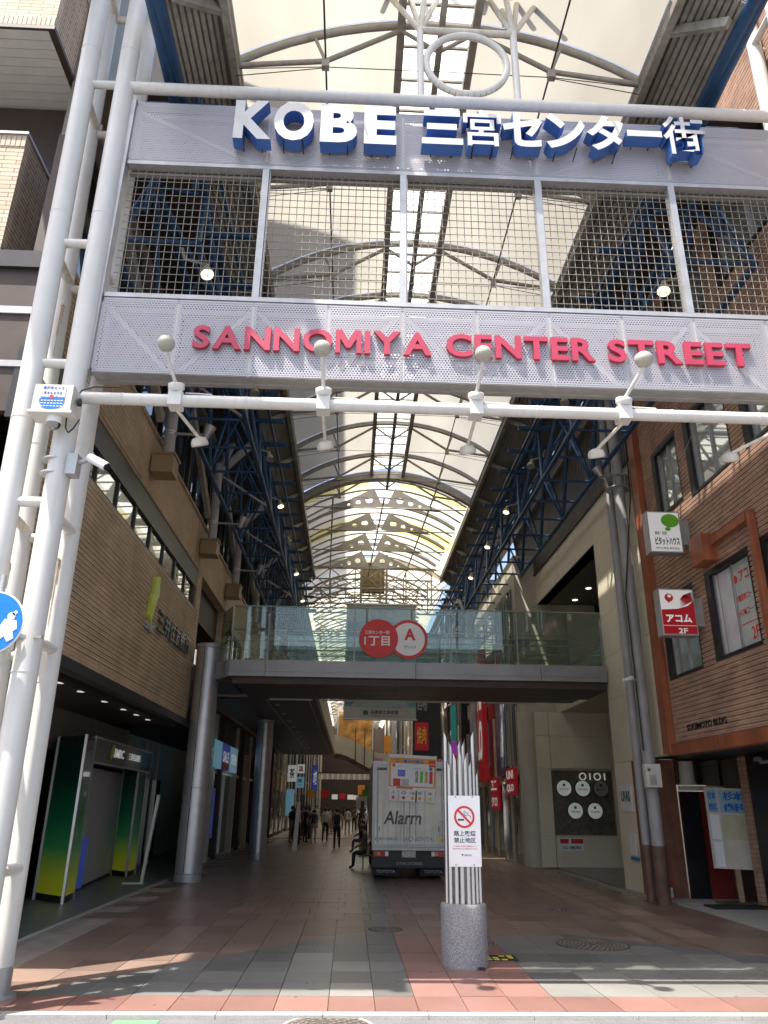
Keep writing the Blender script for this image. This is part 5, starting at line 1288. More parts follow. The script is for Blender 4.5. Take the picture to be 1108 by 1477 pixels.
text(mb, 'アコム', (6.25, 13.990, 5.25), .50, .16, depth=.003, off=.045); text(mb, '2F', (6.30, 13.990, 5.01), .18, .10, depth=.003, off=.012); mb.box(5.93, 6.57, 13.987, 13.990, 5.105, 5.113); mb.build('lettering', SIGNWB, t)
# dental clinic board
t = thing('dental_sign_board', 'six panel dental clinic board on a wooden post by the shop front', 'sign board', (8.1, 17, 0))
fr = MB()
A0 = Vector((7.68, 17.05, 0)); rv = Vector((.97, -.10, -.02)).normalized()
Wd = .88; cols_ = [0, .24, .88]; rws = [.70, 1.22, 1.75, 2.25]
def bp(u, z, d=0): return (A0.x+rv.x*u, A0.y+rv.y*u-d, z-.03*u)
for i in range(2):
    for j in range(3):
        u0, u1 = cols_[i]+.02, cols_[i+1]-.02; z0, z1 = rws[j]+.02, rws[j+1]-.02
        m_ = [[SIGNW, SIGNW, mat('pale_blue_panel', (.28, .45, .58), .4)], [mat('cream_panel', (.60, .55, .47), .5), mat('yellow_cream_panel', (.52, .50, .33), .5, var=.15), mat('pale_blue_panel', (.28, .45, .58), .4)]][i][j]
        MB().prism([bp(u0, z0), bp(u1, z0), bp(u1, z1), bp(u0, z1)], (0, .03, 0)).build('panel', m_, t)
for u in cols_: MB().bar(bp(u, .68), bp(u, 2.27), .04, .05, (0, 1, 0)).build('frame_stile', CAMW, t)
for z in rws: MB().bar(bp(.02, z, .002), bp(Wd-.02, z, .002), .035, .04, (0, 0, 1)).build('frame_rail', CAMW, t)
mb = MB(); text(mb, '杉本', bp(.56, 2.11, .004), .42, .18, rv, depth=.004, off=.03); text(mb, '歯科', bp(.56, 1.88, .004), .42, .18, rv, depth=.004, off=.03)
mb.build('lettering', INKB, t); mb = MB(); text(mb, '杉本', bp(.12, 2.11, .004), .17, .17, rv, depth=.004, off=.02); text(mb, '歯科', bp(.12, 1.88, .004), .17, .17, rv, depth=.004, off=.02); mb.build('lettering', INKB, t)
MB().bar(bp(.48, 0.03, -.06), bp(.46, 2.2, -.06), .10, .06, (0, 1, 0)).build('post', mat('pine_post', (.38, .27, .16), .7), t)
MB().box(7.7, 8.7, 16.8, 17.3, 0.008, .05).build('base_plate', IRON, t)
# red leaflet rack at the pier foot
t = thing('leaflet_box', 'red and white crate at the foot of the brown pier', 'crate', (6.7, 18.0, 0))
MB().box(6.76, 7.04, 17.8, 18.05, 0.012, .36).build('body', mat('dull_red_crate', (.30, .03, .03), .6, var=.3, scale=10), t)
mb = MB().box(6.78, 7.02, 17.79, 17.799, .04, .24); mb.build('label_print', mat('crumpled_pale_print', (.5, .45, .42), .6, var=.6, scale=18), t)
t = thing('road_studs', 'black floor mat in front of the brown shop doorway', 'mat', (7.8, 16.6, 0)); MB().box(7.2, 8.4, 16.2, 16.75, .008, .04).build('mat_pad', RUBB, t)

# ================================================================== BOLLARD SCULPTURE
t = thing('granite_bollard', 'round grey granite bollard holding a cluster of steel tubes', 'bollard', (1.475, 10.64, 0))
MB().lathe((1.475, 10.64, 0), [(.285, 0), (.29, .03), (.29, .66), (.285, .685), (.27, .69)], n=48).build('drum', GRAN, t)
MB().lathe((1.475, 10.64, .69), [(.278, 0), (.265, .006)], n=40).build('rim', KERBM, t)
MB().box(1.60, 1.68, 10.335, 10.36, .01, .035).build('notch', BLACK, t)
tubes = [(-.205, -.04, 2.74), (-.17, -.12, 2.34), (-.125, .06, 2.62), (-.10, -.16, 2.46), (-.03, -.18, 2.50), (.05, -.17, 2.44), (.055, .05, 2.64), (.11, -.14, 2.36), (.165, -.08, 2.76), (.215, -.02, 2.24), (.12, .16, 2.5), (-.08, .19, 2.4), (.02, .20, 2.66), (-.18, .12, 2.55)]
for i, (dx, dy, zt) in enumerate(tubes):
    cx, cyv, r = 1.475+dx, 10.64+dy, .030; n = 14; mb = MB(); vs = []
    sl_ = (.09 if dx < 0 else -.09)
    for q in range(n):
        a = 2*math.pi*q/n; vs += [(cx+r*math.cos(a), cyv+r*math.sin(a), .69), (cx+r*math.cos(a), cyv+r*math.sin(a), zt-sl_*math.cos(a)*.8)]
    mb.add(vs, [(2*q, 2*((q+1) % n), 2*((q+1) % n)+1, 2*q+1) for q in range(n)], 0, True)
    mb.add(vs, [tuple(2*q+1 for q in range(n))], 0); mb.build('steel_tube', TUBE, t)
t = thing('no_smoking_sign', 'white no smoking panel fixed to the steel tubes', 'sign', (1.475, 10.38, 1.1))
px, pz0, pz1, py = 1.478, 1.13, 1.965, 10.375
MB().box(px-.205, px+.205, py, py+.012, pz0, pz1).build('panel', SIGNW, t)
mb = MB(); ringmb(mb, px, pz1-.255, .12, .026, py-.003, .004); mb.bar((px-.085, py-.0065, pz1-.17), (px+.085, py-.0065, pz1-.34), .003, .024, (0, 0, 1)); mb.build('prohibition_ring', INKR, t)
mb = MB(); mb.box(px-.085, px-.005, py-.004, py-.001, pz1-.30, pz1-.28)
mb.path([(px+.0, py-.003, pz1-.18), (px+.02, py-.003, pz1-.205), (px+.045, py-.003, pz1-.21), (px+.05, py-.003, pz1-.235), (px+.08, py-.003, pz1-.245), (px+.082, py-.003, pz1-.27)], .0035, 6)
mb.path([(px-.01, py-.003, pz1-.20), (px+.005, py-.003, pz1-.235), (px+.035, py-.003, pz1-.24)], .0035, 6); mb.build('cigarette_symbol', INK, t)
mb = MB(); text(mb, '路上喫煙', (px, py-.001, pz1-.45), .28, .062, depth=.002, off=.012); text(mb, '禁止地区', (px, py-.001, pz1-.53), .28, .062, depth=.002, off=.012)
mb.build('lettering', INK, t); mb = MB(); text(mb, '神戸市', (px+.035, py-.001, pz0+.13), .09, .022, depth=.002); mb.prism([(px-.05, py-.001, pz0+.142), (px-.02, py-.001, pz0+.142), (px-.035, py-.001, pz0+.12)], (0, -.002, 0)); mb.build('lettering', INK, t)
mb = MB(); text(mb, 'この地区では路上喫煙をすると', (px, py-.001, pz1-.60), .31, .017, depth=.001); text(mb, '過料が科せられる場合があります', (px, py-.001, pz1-.63), .31, .017, depth=.001); mb.build('small_print', INKR, t)
mb = MB()
for a, b in ((-.12, .02), (.11, .02), (-.11, .82), (.11, .82)): mb.lathe((px+a, py-.001, pz0+b), [(.010, 0), (.008, .004)], (0, -1, 0), 10)
mb.build('screw', INKGREY, t)

# ================================================================== TRUCK
t = thing('box_truck', 'silver box delivery truck parked in the street seen from behind', 'truck', (1.63, 24, 0))
TX0, TX1, TY = .64, 2.62, 21.8
MB().box(TX0, TX1, TY, 26.6, .84, 2.93).build('cargo_box', TRUCKM, t)
fr = MB().box(TX0-.02, TX1+.02, TY-.03, TY-.002, .80, .86).box(TX0-.02, TX1+.02, TY-.03, TY-.002, 2.86, 2.96).box(TX0-.02, TX0+.05, TY-.03, TY-.002, .861, 2.859).box(TX1-.05, TX1+.02, TY-.03, TY-.002, .861, 2.859); fr.build('rear_frame', GALV, t)
dr = MB().box(TX0+.06, TX1-.06, TY-.012, TY-.001, .87, 2.85).build('rear_door', TRUCKM, t)
MB().box(TX0+.16, TX0+.18, TY-.03, TY-.013, 1.18, 1.30).box(TX1-.22, TX1-.20, TY-.03, TY-.013, 1.18, 1.30).build('handle', BLACK, dr)
mb = MB(); text(mb, 'Alarm', (1.42, TY-.013, 1.52), 1.0, .34, depth=.002, off=.02, shear=.15); mb.build('marking', mat('faded_black_print', (.10, .10, .095), .7, var=.8, scale=14), dr)
mb = MB(); text(mb, '関西運輸(株)', (1.06, TY-.013, .99), .52, .09, depth=.002, off=.01); text(mb, 'HD RENTAL', (1.9, TY-.013, 1.0), .8, .11, depth=.002, off=.02, shear=.2); mb.lathe((.74, TY-.013, .99), [(.04, 0), (.04, .002)], (0, -1, 0), 12); mb.build('small_marking', INKGREY, dr)
MB().box(2.42, 2.56, TY-.016, TY-.013, .94, 1.06).build('yellow_sticker', YELL, dr)
MB().box(TX0+.08, TX0+.36, TY-.018, TY-.013, 2.72, 2.79).box(TX1-.36, TX1-.08, TY-.018, TY-.013, 2.72, 2.79).build('dark_plate', mat('dark_plate_print', (.06, .07, .10), .4), dr)
MB().box(TX0, TX0+.25, TY-.05, TY+.06, 2.965, 3.03).box(TX1-.3, TX1-.05, TY-.05, TY+.06, 2.965, 3.03).build('marker_lamp', TAIL, t)
MB().box(TX0-.02, TX1+.02, TY-.12, TY-.035, .72, .795).build('rear_step', GALV, t)
MB().box(TX0+.05, TX1-.05, TY+.1, 26.4, .45, .79).build('chassis', BLACK, t)
MB().box(TX0+.0, TX1-.0, TY+.02, TY+.09, .30, .715).build('under_run_bar', BLACK, t)
for x0, x1 in ((TX0+.03, TX0+.42), (TX1-.42, TX1-.03)):
    tl = MB().box(x0, x1, TY-.05, TY+.015, .57, .70).build('tail_lamp', TAIL, t)
    MB().box((x1-.09) if x0 < 1 else x0, x1 if x0 < 1 else x0+.09, TY-.055, TY-.0505, .58, .69).build('reverse_lens', SIGNW, tl)
    MB().box(x0+.1, x0+.17, TY-.055, TY-.0505, .59, .68).build('indicator_lens', ORNG, tl)
MB().box(1.42, 1.78, TY-.05, TY+.01, .55, .71).build('number_plate', mat('number_plate_pale', (.5, .47, .45), .5, var=.3, scale=20), t)
for x0, x1 in ((TX0+.0, TX0+.72), (TX1-.72, TX1-.0)):
    f_ = MB().box(x0, x1, TY+.12, TY+.15, .10, .52).build('mud_flap', RUBB, t)
    mb = MB(); text(mb, 'TOYOTA', ((x0+x1)/2, TY+.118, .20), .50, .075, depth=.002, off=.015); mb.build('flap_lettering', INKGREY, f_)
mb = MB(); text(mb, 'DYNA 2.0 DIESEL', (1.63, TY+.018, .40), .7, .07, depth=.002, off=.01); mb.build('bar_lettering', INKGREY, t)
for wy in (22.9, 27.4):
    for x0, x1 in ((TX0+.05, TX0+.42), (TX1-.42, TX1-.05)):
        wl = MB().lathe((x0, wy, .36), [(.30, 0), (.36, .03), (.36, x1-x0-.03), (.30, x1-x0)], (1, 0, 0), 24).build('wheel', RUBB, t)
        MB().lathe((x0-.01, wy, .36), [(.18, 0), (.18, x1-x0+.02)], (1, 0, 0), 16).build('rim', GALV, wl)
cb = MB(); cb.prism([(TX0+.12, 26.75, .5), (TX0+.12, 28.6, .5), (TX0+.12, 28.5, 1.4), (TX0+.12, 28.0, 2.15), (TX0+.12, 26.75, 2.2)], (TX1-TX0-.24, 0, 0)); cb.build('cab', mat('cab_white', (.6, .6, .6), .3), t)
MB().tube((TX0+.12, 28.2, 1.7), (TX0-.18, 28.2, 1.75), .015, 6).box(TX0-.25, TX0-.12, 28.15, 28.2, 1.5, 1.95).build('wing_mirror', BLACK, t)
for dx in (TX0+.12, (TX0+TX1)/2-.16, (TX0+TX1)/2+.16, TX1-.12):
    lb_ = MB().tube((dx, TY-.03, .90), (dx, TY-.03, 2.82), .011, 8)
    for zz_ in (.95, 1.4, 2.1, 2.78): lb_.box(dx-.03, dx+.03, TY-.042, TY-.0125, zz_, zz_+.05)
    lb_.build('lock_bar', GALV, t)
MB().box((TX0+TX1)/2-.006, (TX0+TX1)/2+.006, TY-.0145, TY-.0125, .88, 2.84).build('door_seam', BLACK, t)
for side_x in (TX0-.012, TX1+.002):
    for zz_ in (1.0, 1.5, 2.0, 2.5, 2.8): MB().box(side_x, side_x+.010, TY-.06, TY+.12, zz_, zz_+.09).build('hinge', GALV, t)
# menu poster hung on the truck door
t = thing('menu_poster', 'white and orange menu poster with drink pictures hung over the top of the truck door', 'poster', (1.68, 21.72, 2.1))
th = math.radians(-2.2); Rp = Vector((math.cos(th), 0, math.sin(th))); Up = Vector((-math.sin(th), 0, math.cos(th))); Cp = Vector((1.70, 21.735, 2.66))
def pt(u, v, d=0): return Cp+Rp*u+Up*v+Vector((0, -d, 0))
def pr_(mb, u, v, w_, h_, d): return rect(mb, pt(u, v, d), w_, h_, Rp, Up, .003)
mb = MB(); rect(mb, pt(0, 0, 0), 1.30, .92, Rp, Up, .012); mb.build('sheet', SIGNW, t)
mb = MB(); rect(mb, pt(0, -.0, .013), 1.28, .76, Rp, Up, .002); mb.build('orange_frame', ORNG, t)
mb = MB(); rect(mb, pt(0, -.055, .0155), 1.18, .58, Rp, Up, .002); mb.build('white_field', SIGNW, t)
for u, v, w_, h_, m_ in ((-.42, -.26, .20, .19, INKR), (-.30, -.02, .20, .17, PURP), (-.19, -.26, .20, .19, mat('pale_lilac_print', (.5, .5, .58), .5)), (.12, -.10, .08, .30, mat('green_white_print', (.30, .38, .26), .5, var=.4, scale=12)), (.25, -.10, .08, .30, INKG), (.38, -.10, .08, .30, mat('amber_print', (.55, .38, .15), .5, var=.4, scale=12)), (.51, -.10, .09, .32, INKR), (.53, .30, .18, .08, INKR), (.53, .20, .18, .05, INKR), (-.2, -.40, .45, .03, INKR)):
    mb = MB(); pr_(mb, u, v, w_, h_, .018); mb.build('picture_print', m_, t)
mb = MB(); mb.lathe(pt(-.52, .18, .018), [(.05, 0), (.05, .003)], (0, -1, 0), 18); mb.build('round_print', mat('coral_print', (.62, .18, .12), .5), t)
mb = MB(); mb.lathe(pt(.50, .12, .018), [(.05, 0), (.05, .003)], (0, -1, 0), 18); mb.build('round_print', INKB, t)
mb = MB(); text(mb, '夏の紀章品', pt(.02, .29, .016), .55, .09, Rp, Up, depth=.003, off=.03); text(mb, '2F', pt(-.42, .29, .016), .1, .08, Rp, Up, depth=.003); mb.build('heading', INKB, t)
mb = MB(); text(mb, '人気メニュー', pt(-.25, .16, .018), .3, .05, Rp, Up, depth=.002); text(mb, '期間限定ドリンク', pt(.24, .11, .018), .38, .05, Rp, Up, depth=.002); text(mb, 'Dr.', pt(-.30, -.02, .0215), .12, .09, Rp, Up, depth=.002, off=.03); mb.build('caption', INKGREY, t)
for i, (u, tx, cm) in enumerate(((-.50, '人', INKR), (-.22, 'O', INKR), (.02, 'Cafe', ORNG), (.22, '甘', ORNG), (.50, 'ABC', YELL))):
    c = MB(); rect(c, pt(u, -.60, .004), .24, .27, Rp, Up, .004); c = c.build('menu_card', SIGNW, t)
    mb = MB(); text(mb, tx, pt(u, -.52, .009), .12, .07, Rp, Up, depth=.002, off=.02); mb.build('card_text', INK, c)
    mb = MB(); mb.lathe(pt(u, -.65, .009), [(.045, 0), (.045, .002)], (0, -1, 0), 16); mb.build('card_picture', cm, c)

# ================================================================== PEOPLE
SHOE = mat('shoe_black', (.02, .02, .02), .6); 
def cloth(name, c): return mat(name, c, .85, var=.15, scale=8)
def person(x, y, h, face, shirt, pants, label, pose='stand', pack=None, group='people in the street', hair=HAIR):
    """face: heading angle, 0 = looking along +Y (back to the viewer)"""
    k_ = h/1.7; bones = {}
    J = {}
    if pose == 'sit':
        J = dict(pel=(0, 0, .50), sp=(0, .02, .72), ch=(0, .0, .98), nk=(0, .02, 1.10), hd=(0, .05, 1.22), ht=(0, .05, 1.34))
        leg = lambda s: [(s*.09, .02, .48), (s*.12, .38, .50), (s*.13, .40, .08), (s*.14, .54, .04)]
        arm = lambda s: [(s*.18, .0, 1.02), (s*.24, .10, .78), (s*.14, .32, .66), (s*.12, .40, .64)]
    else:
        st = .14 if pose == 'walk' else .03
        J = dict(pel=(0, 0, .93), sp=(0, 0, 1.12), ch=(0, 0, 1.35), nk=(0, .0, 1.47), hd=(0, .02, 1.57), ht=(0, .02, 1.68))
        leg = lambda s: [(s*.09, 0, .88), (s*.10, s*st*.7+.02, .48), (s*.10, s*st-.03, .07), (s*.11, s*st+.13, .035)]
        arm = lambda s: [(s*.185, 0, 1.39), (s*.23, -s*st*.5, 1.13), (s*.22, -s*st+.06, .90), (s*.21, -s*st+.09, .81)]
    R = dict(pel=(.135, .10), sp=(.125, .09), ch=(.15, .10), nk=(.055, .055), hd=(.085, .098), ht=(.06, .07))
    vs = []; es = []; rad = []
    def v(p, r): vs.append(p); rad.append(r); return len(vs)-1
    ids = [v(J[n_], R[n_]) for n_ in ('pel', 'sp', 'ch', 'nk', 'hd', 'ht')]
    es += [(ids[i], ids[i+1]) for i in range(5)]
    for s in (-1, 1):
        p = ids[0]
        for q, r in zip(leg(s), (.088, .062, .045, .042)): n_ = v(q, (r, r)); es.append((p, n_)); p = n_
        p = ids[2]
        for q, r in zip(arm(s), (.055, .042, .032, .034)): n_ = v(q, (r, r)); es.append((p, n_)); p = n_
    me = bpy.data.meshes.new('b'); me.from_pydata(vs, es, [])
    o = bpy.data.objects.new('b', me); COL.objects.link(o)
    md = o.modifiers.new('s', 'SKIN'); 
    for i, r in enumerate(rad): me.skin_vertices[0].data[i].radius = r
    me.skin_vertices[0].data[0].use_root = True
    sb = o.modifiers.new('u', 'SUBSURF'); sb.levels = 1; sb.render_levels = 1
    bpy.context.view_layer.update(); dg = bpy.context.evaluated_depsgraph_get()
    m2 = bpy.data.meshes.new_from_object(o.evaluated_get(dg)); bpy.data.objects.remove(o)
    for m_ in (SKIN, shirt, pants, SHOE): m2.materials.append(m_)
    leg_z = .97 if pose != 'sit' else .60
    for p in m2.polygons:
        c = p.center; p.use_smooth = True
        if c.z > J['nk'][2]+.0: mi = 0
        elif pose == 'sit': mi = 3 if c.z < .10 else (2 if (c.z < .60 and abs(c.x) < .2) else (0 if c.y > .3 and c.z > .6 else 1))
        elif c.z < .075: mi = 3
        elif abs(c.x) > .17 and c.z < 1.16: mi = 0
        elif c.z < leg_z: mi = 2
        else: mi = 1
        p.material_index = mi
    for w_ in m2.vertices: w_.co *= k_
    t = thing('person', label, 'person', (x, y, 0), group); t.rotation_euler = (0, 0, -face)
    b = bpy.data.objects.new('body', m2); COL.objects.link(b); b.parent = t
    hz = J['hd'][2]; hy = J['hd'][1]
    hb = MB().lathe((0, hy-.012, hz-.02), [(.02, -.03), (.092, -.0), (.108, .05), (.10, .10), (.06, .145), (.01, .16)], n=14)
    hb.v = [(a*k_, b_*k_, c_*k_) for a, b_, c_ in hb.v]
    for i, p in enumerate(hb.v):
        if p[1] > (hy+.05)*k_ and p[2] < (hz+.06)*k_: hb.v[i] = (p[0]*.8, (hy+.045)*k_, p[2])
    me = bpy.data.meshes.new('hair'); me.from_pydata(hb.v, [], hb.f); me.materials.append(hair); ho = bpy.data.objects.new('hair', me); COL.objects.link(ho); ho.parent = t
    fb = MB(); fb.lathe((0, hy+.088, hz-.01), [(.006, -.0), (.016, .004), (.004, .028)], (0, 1, -.3), 8)
    for s in (-1, 1): fb.lathe((s*.034, hy+.083, hz+.022), [(.012, 0), (.008, .008)], (0, 1, 0), 8, 1); fb.lathe((s*.088, hy, hz+.0), [(.026, 0), (.018, .012)], (s, 0, 0), 8)
    fb.box(-.022, .022, hy+.082, hy+.094, hz-.045, hz-.037, 2)
    fb.v = [(a*k_, b_*k_, c_*k_) for a, b_, c_ in fb.v]
    me = bpy.data.meshes.new('face'); me.from_pydata(fb.v, [], fb.f)
    for m_ in (SKIN, INK, INKR): me.materials.append(m_)
    me.polygons.foreach_set('material_index', fb.m); fo = bpy.data.objects.new('face', me); COL.objects.link(fo); fo.parent = t
    if pack:
        pb = MB(); zc = J['ch'][2]-.12
        pb.lathe((0, -.16, zc-.24), [(.02, 0), (.12, .02), (.14, .12), (.135, .32), (.10, .42), (.02, .45)], n=12)
        pb.v = [(a*k_, (-.17+(b_+.16)*.6)*k_, c_*k_) for a, b_, c_ in pb.v]
        me = bpy.data.meshes.new('backpack'); me.from_pydata(pb.v, [], pb.f); me.materials.append(pack); po = bpy.data.objects.new('backpack', me); COL.objects.link(po); po.parent = t
        sb_ = MB()
        for s in (-1, 1): sb_.path([(s*.10, -.12, zc+.15), (s*.11, -.02, zc+.27), (s*.11, .10, zc+.16), (s*.12, .09, zc-.1), (s*.10, -.08, zc-.2)], .02, 6)
        me = bpy.data.meshes.new('strap'); me.from_pydata([(a*k_, b_*k_, c_*k_) for a, b_, c_ in sb_.v], [], sb_.f); me.materials.append(pack); s2 = bpy.data.objects.new('strap', me); COL.objects.link(s2); s2.parent = t
    return t
C_GREY = cloth('shirt_grey', (.22, .22, .21)); C_BLK = cloth('cloth_black', (.02, .02, .023)); C_WHT = cloth('shirt_white', (.55, .54, .52)); C_NAV = cloth('cloth_navy', (.04, .05, .09)); C_TAN = cloth('cloth_tan', (.30, .25, .19)); C_MRN = cloth('cloth_maroon', (.15, .04, .05)); C_OLV = cloth('cloth_olive', (.12, .12, .08))
person(-.52, 36.5, 1.66, .05, C_GREY, C_BLK, 'person walking away down the middle of the street in grey shirt with black backpack', 'walk', C_BLK)
PP = [(-2.6, 40, 1.62, 2.9, C_BLK, C_NAV, 'person in black standing nearest the left shopfront'), (-2.2, 41.5, 1.7, 1.2, C_BLK, C_BLK, 'tall person in black among the group at left'), (-1.75, 40.5, 1.58, .3, C_NAV, C_TAN, 'person in navy top and tan trousers in the left group'), (-1.25, 43, 1.64, .1, C_WHT, C_BLK, 'person in white top just left of the walker'),
      (-3.0, 44, 1.6, 2.0, C_MRN, C_BLK, 'person in maroon at the back of the left group'), (-.75, 48, 1.66, 3.1, C_GREY, C_NAV, 'person in grey coming towards the gate behind the walker'), (-.1, 52, 1.62, .2, C_WHT, C_GREY, 'person in white farther down the street centre'), (.35, 56, 1.68, 3.0, C_TAN, C_BLK, 'person in tan far down the street'),
      (-1.6, 56, 1.6, 0, C_WHT, C_NAV, 'person in white and navy far down on the left'), (.9, 47, 1.62, .4, C_WHT, C_BLK, 'person in white left of the truck, far off'), (.62, 44, 1.66, 2.6, C_BLK, C_BLK, 'person in black beside the far seats'), (-.4, 66, 1.64, 0, C_BLK, C_TAN, 'small distant person in black in the street centre'), (-1.2, 70, 1.6, 3, C_GREY, C_BLK, 'small distant person in grey on the left')]
_pr = random.Random(5)
_tops = [C_WHT, C_BLK, C_GREY, C_NAV, C_TAN, C_MRN, C_OLV, cloth('shirt_pale_blue', (.30, .38, .48)), cloth('shirt_cream', (.50, .45, .36))]
_cols = ['white', 'black', 'grey', 'navy', 'tan', 'maroon', 'olive', 'pale blue', 'cream']
_where = ['beside the left shopfronts under the deck', 'just behind the left group', 'in the middle distance left of centre', 'far off near the striped awning', 'walking close to the truck side far off', 'at the edge of the left crowd', 'deep in the street under the far bridge', 'halfway down the street on the left', 'near the pale partition board']
for q in range(18):
    ti = q % 9; yy = 38.5+q*1.7+_pr.random(); xx = _pr.choice((-3.1, -2.7, -2.3, -1.9, -1.5, -1.1, .2, .8) if q > 7 else (-3.3, -2.9, -2.5, -2.1))+_pr.uniform(-.15, .15)
    PP.append((xx, yy, _pr.uniform(1.55, 1.74), _pr.uniform(0, 6.2), _tops[ti], _pr.choice((C_BLK, C_NAV, C_TAN, C_GREY)), 'person in %s top %s' % (_cols[ti], _where[(q*4+q//9) % 9])))
for a in PP: person(a[0], a[1], a[2], a[3], a[4], a[5], a[6], 'walk' if a[1] > 42 else 'stand')
person(.52, 25.4, 1.55, -1.45, C_OLV, C_BLK, 'person in dark clothes sitting by the left side of the truck, nearer one', 'sit')
person(.55, 33.5, 1.6, -1.5, C_BLK, C_NAV, 'person in black sitting on a wooden stool farther along by the truck', 'sit')
for (x, y, lb) in ((.60, 25.4, 'low wooden stool under the nearer sitting person'), (.63, 33.5, 'wooden crate stool under the farther sitting person')):
    t = thing('stool', lb, 'stool', (x, y, 0)); wd = mat('stool_wood', (.22, .13, .07), .6)
    MB().box(x-.16, x+.16, y-.16, y+.16, .36, .41).build('seat', wd, t)
    for sx in (-1, 1):
        for s_ in (-1, 1): MB().box(x+sx*.14-.018, x+sx*.14+.018, y+s_*.14-.018, y+s_*.14+.018, 0, .36).build('leg', wd, t)
t = thing('wooden_crate', 'small wooden crate on the paving left of the truck', 'crate', (.62, 31.8, 0)); MB().box(.42, .80, 31.6, 32.0, 0, .45).build('body', mat('crate_wood', (.30, .18, .08), .7), t)
for k_ in range(4): MB().box(.41, .419, 31.6, 32.0, .03+k_*.11, .11+k_*.11).box(.42, .80, 31.59, 31.599, .03+k_*.11, .11+k_*.11).build('slat', mat('crate_slat', (.34, .21, .10), .7), t)
t = thing('pedestal_sign', 'thin white standing banner by the left pillar', 'banner', (-2.2, 34, 0)); MB().prism([(-2.32, 34, .05), (-2.12, 34, .05), (-2.05, 34, 1.9), (-2.2, 34, 1.9)], (0, .03, 0)).build('cloth', SIGNW, t); MB().box(-2.35, -2.05, 33.9, 34.1, 0, .04).build('foot', GALV, t)
t = thing('illuminated_number_sign', 'small lit white sign hanging under the deck by the pillar', 'sign', (-3.6, 33, 2.7)); MB().box(-3.85, -3.35, 33, 33.08, 2.75, 2.92).build('face', mat('lit_small', (.8, .8, .8), .3, emit=(1, 1, 1), es=.9), t); MB().tube((-3.6, 33.04, 2.92), (-3.6, 33.04, 4.78), .012, 6).build('rod', GALV, t)

# ================================================================== FAR STREET
def far_building(side_, y0, y1, x, h, m, label, floors=3):
    b = thing('shop_building', label, 'building', (x+side_*2, (y0+y1)/2, 0))
    MB().box(x, x+side_*5, y0, y1, 0, h).build('wall', m, b)
    n_ = max(1, int((y1-y0)/2.4)); st = (y1-y0)/n_
    for i in range(n_):
        a = y0+i*st
        MB().box(x-side_*.02, x-side_*.10, a+.2, a+st-.2, .2, 2.6).build('shop_window', GLASSK if random.random() < .5 else GLASSL, b)
        for f in range(1, floors):
            wn = thing('window', None, None, (0, 0, 0)); wn.parent = b; wn.location = Vector((x, a, 3.4*f))-b.location
            MB().box(x-side_*.02, x-side_*.06, a+.35, a+st-.35, 3.5*f+.3, 3.5*f+2.3).build('pane', GLASSW, wn)
            MB().box(x-side_*.02, x-side_*.10, a+.3, a+st-.3, 3.5*f+.2, 3.5*f+.29).build('sill', GALV, wn)
        MB().box(x-side_*.02, x-side_*.14, a-.08, a+.08, 0, h-.2).build('pilaster', random.choice((COLG, BEIGE2, DARK)), b)
    return b
far_building(-1, 46.2, 58, -4.6, 13.6, TANS, 'beige shop building on the left beyond the deck')
far_building(-1, 58.2, 76, -4.5, 13.6, BROWNST, 'dark brown shop building farther down on the left')
far_building(-1, 76.2, 121, -4.4, 13.6, CONC, 'grey shop building at the far left end of the street')
far_building(1, 40.2, 50, 5.7, 13.6, DARK, 'dark shop building on the right beyond the clothing store')
far_building(1, 50.2, 64, 5.5, 13.6, CONC, 'pale shop building farther down on the right')
far_building(1, 64.2, 84, 5.3, 13.6, TANS, 'tan tiled shop building deep on the right')
far_building(1, 84.2, 121, 5.2, 13.6, CONC, 'grey shop building at the far right end of the street')
# second footbridge with sagging parapet
t = thing('far_footbridge', 'pale second footbridge with curved parapet crossing the street farther on', 'footbridge', (1, 52, 4.5))
n_ = 16; pts_t = []; pts_b = []
for q in range(n_+1):
    x = -1.1+6.6*q/n_; s_ = .5-.5*math.cos(math.pi*min(1, q/8)); pts_b.append((x, 52, 4.95-1.15*s_)); pts_t.append((x, 52, 6.1-1.15*s_*(1 if q < 9 else 1)))
for q in range(n_): MB().prism([pts_b[q], pts_b[q+1], pts_t[q+1], pts_t[q]], (0, .15, 0)).build('parapet_panel', BEIGE2, t)
mb = MB()
for q in range(n_): mb.prism([pts_b[q], pts_b[q+1], (pts_b[q+1][0], 52, pts_b[q+1][2]-.18), (pts_b[q][0], 52, pts_b[q][2]-.18)], (0, 3.0, 0))
mb.build('deck', BROWNST, t)
for x in (.3, .9, 1.5): MB().tube((x, 51.9, 4.2), (x, 51.9, 6.6), .03, 6).build('post', DARK, t)
t = thing('striped_awning', 'pale striped valance spanning the street far away', 'awning', (1, 60, 3.6))
mb = MB(); 
for q in range(32): MB().box(-2.4+q*.2+.01, -2.4+q*.2+.19, 60, 60.04, 3.55, 3.95).build('stripe', SIGNW if q % 2 else BEIGE2, t)
MB().box(-2.5, 4.2, 60.05, 63, 3.96, 4.05).build('canopy', DARK, t)
t = thing('event_poster', 'orange patterned poster board hung high over the far bridge', 'poster', (.3, 68, 6.8))
MB().box(-1.1, 1.8, 68, 68.1, 6.2, 9.3).build('print', mat('orange_art', (.55, .28, .07), .6, var=.6, scale=1.5), t)
MB().box(-1.25, 1.95, 68.0, 68.1, 9.4, 10.1).build('title_board', CAMW, t)
mb = MB(); text(mb, '三宮センター街2丁目', (.35, 67.99, 9.75), 2.4, .3, depth=.01, off=.02); mb.build('lettering', INK, t)
MB().box(-1.25, -1.12, 68, 68.1, 6, 9.39).box(1.82, 1.95, 68, 68.1, 6, 9.39).build('frame', CAMW, t)
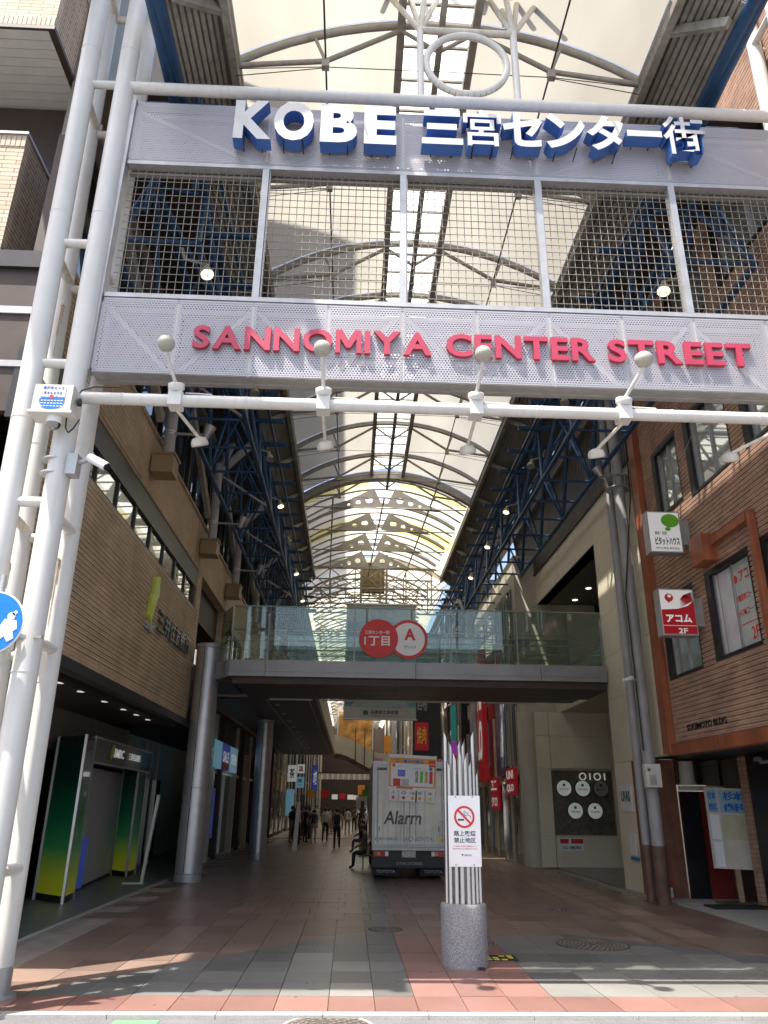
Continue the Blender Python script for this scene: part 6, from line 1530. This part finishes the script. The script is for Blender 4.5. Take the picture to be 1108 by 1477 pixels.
# small lit signs down both sides
sg_specs = [(-3.35, 46, 3.0, .5, .9, SIGNWB, '茶'), (-2.9, 47, 3.5, .42, .5, SIGNWB, 'a'), (-2.95, 47.1, 2.7, .5, .6, CYAN, '薬'), (-3.4, 46.2, 1.2, .45, 1.4, CYAN, None), (-2.2, 50, 2.6, .35, 1.5, PURP, '本店'), (-2.6, 54, 2.2, .5, .5, ORNG, None), (-1.9, 62, 2.3, .5, .5, REDL, None), (-1.3, 70, 2.2, .5, .4, SIGNWB, None), (-.7, 80, 2.3, .6, .5, REDL, None), (.1, 90, 2.3, .7, .5, SIGNWB, None), (1.0, 70, 2.6, .6, .8, ORNG, None), (.6, 76, 2.2, .4, .4, SIGNWB, None), (1.3, 62, 2.4, .7, .5, INKG, None), (2.7, 58, 5.4, .5, 1.2, ORNG, None), (-2.6, 40, 2.0, .01, .01, SIGNWB, None)]
for i, (x, y, z, w_, h_, m_, tx) in enumerate(sg_specs[:-1]):
    sd = 'left' if x < -.5 else 'right'
    lb = ['tall white lit sign with one character above the group at left', 'small square white sign with red mark above the left group', 'pale blue lit sign under the small white sign', 'low pale blue lit panel beside the left pillar', 'narrow navy vertical lit sign in the left distance', 'orange lit shop sign in the left distance', 'red lit shop sign far down on the left', 'white lit shop sign far down on the left', 'tiny red lit sign near the vanishing point', 'tiny white lit sign near the vanishing point', 'orange lit sign far down near the truck', 'tiny white lit sign far down near the truck', 'green lit sign far down beside the truck', 'orange warning sign high beside the truck top'][i]
    t = thing('hanging_shop_sign', lb, 'shop sign', (x, y, z), 'small lit signs down the street')
    MB().box(x-w_/2, x+w_/2, y, y+.15, z, z+h_).build('box', m_, t)
    MB().tube((x, y+.07, z+h_), (x, y+.07, 4.78), .015, 6).build('rod', DARK, t)
    if tx: mb = MB(); text(mb, tx, (x, y-.002, z+h_/2), w_*.6, h_*.6, depth=.004, off=.02); mb.build('lettering', INKR if tx == 'a' else (SIGNWB if tx == '本店' else INK), t)
t = thing('standing_partition', 'tall pale board standing in the street far behind the walker', 'board', (.75, 64, 0)); MB().box(.5, 1.4, 64, 64.1, 0.05, 2.4).build('face', SOFW, t); MB().box(.5, .6, 63.8, 64.3, 0, .05).box(1.3, 1.4, 63.8, 64.3, 0, .05).build('foot', DARK, t)
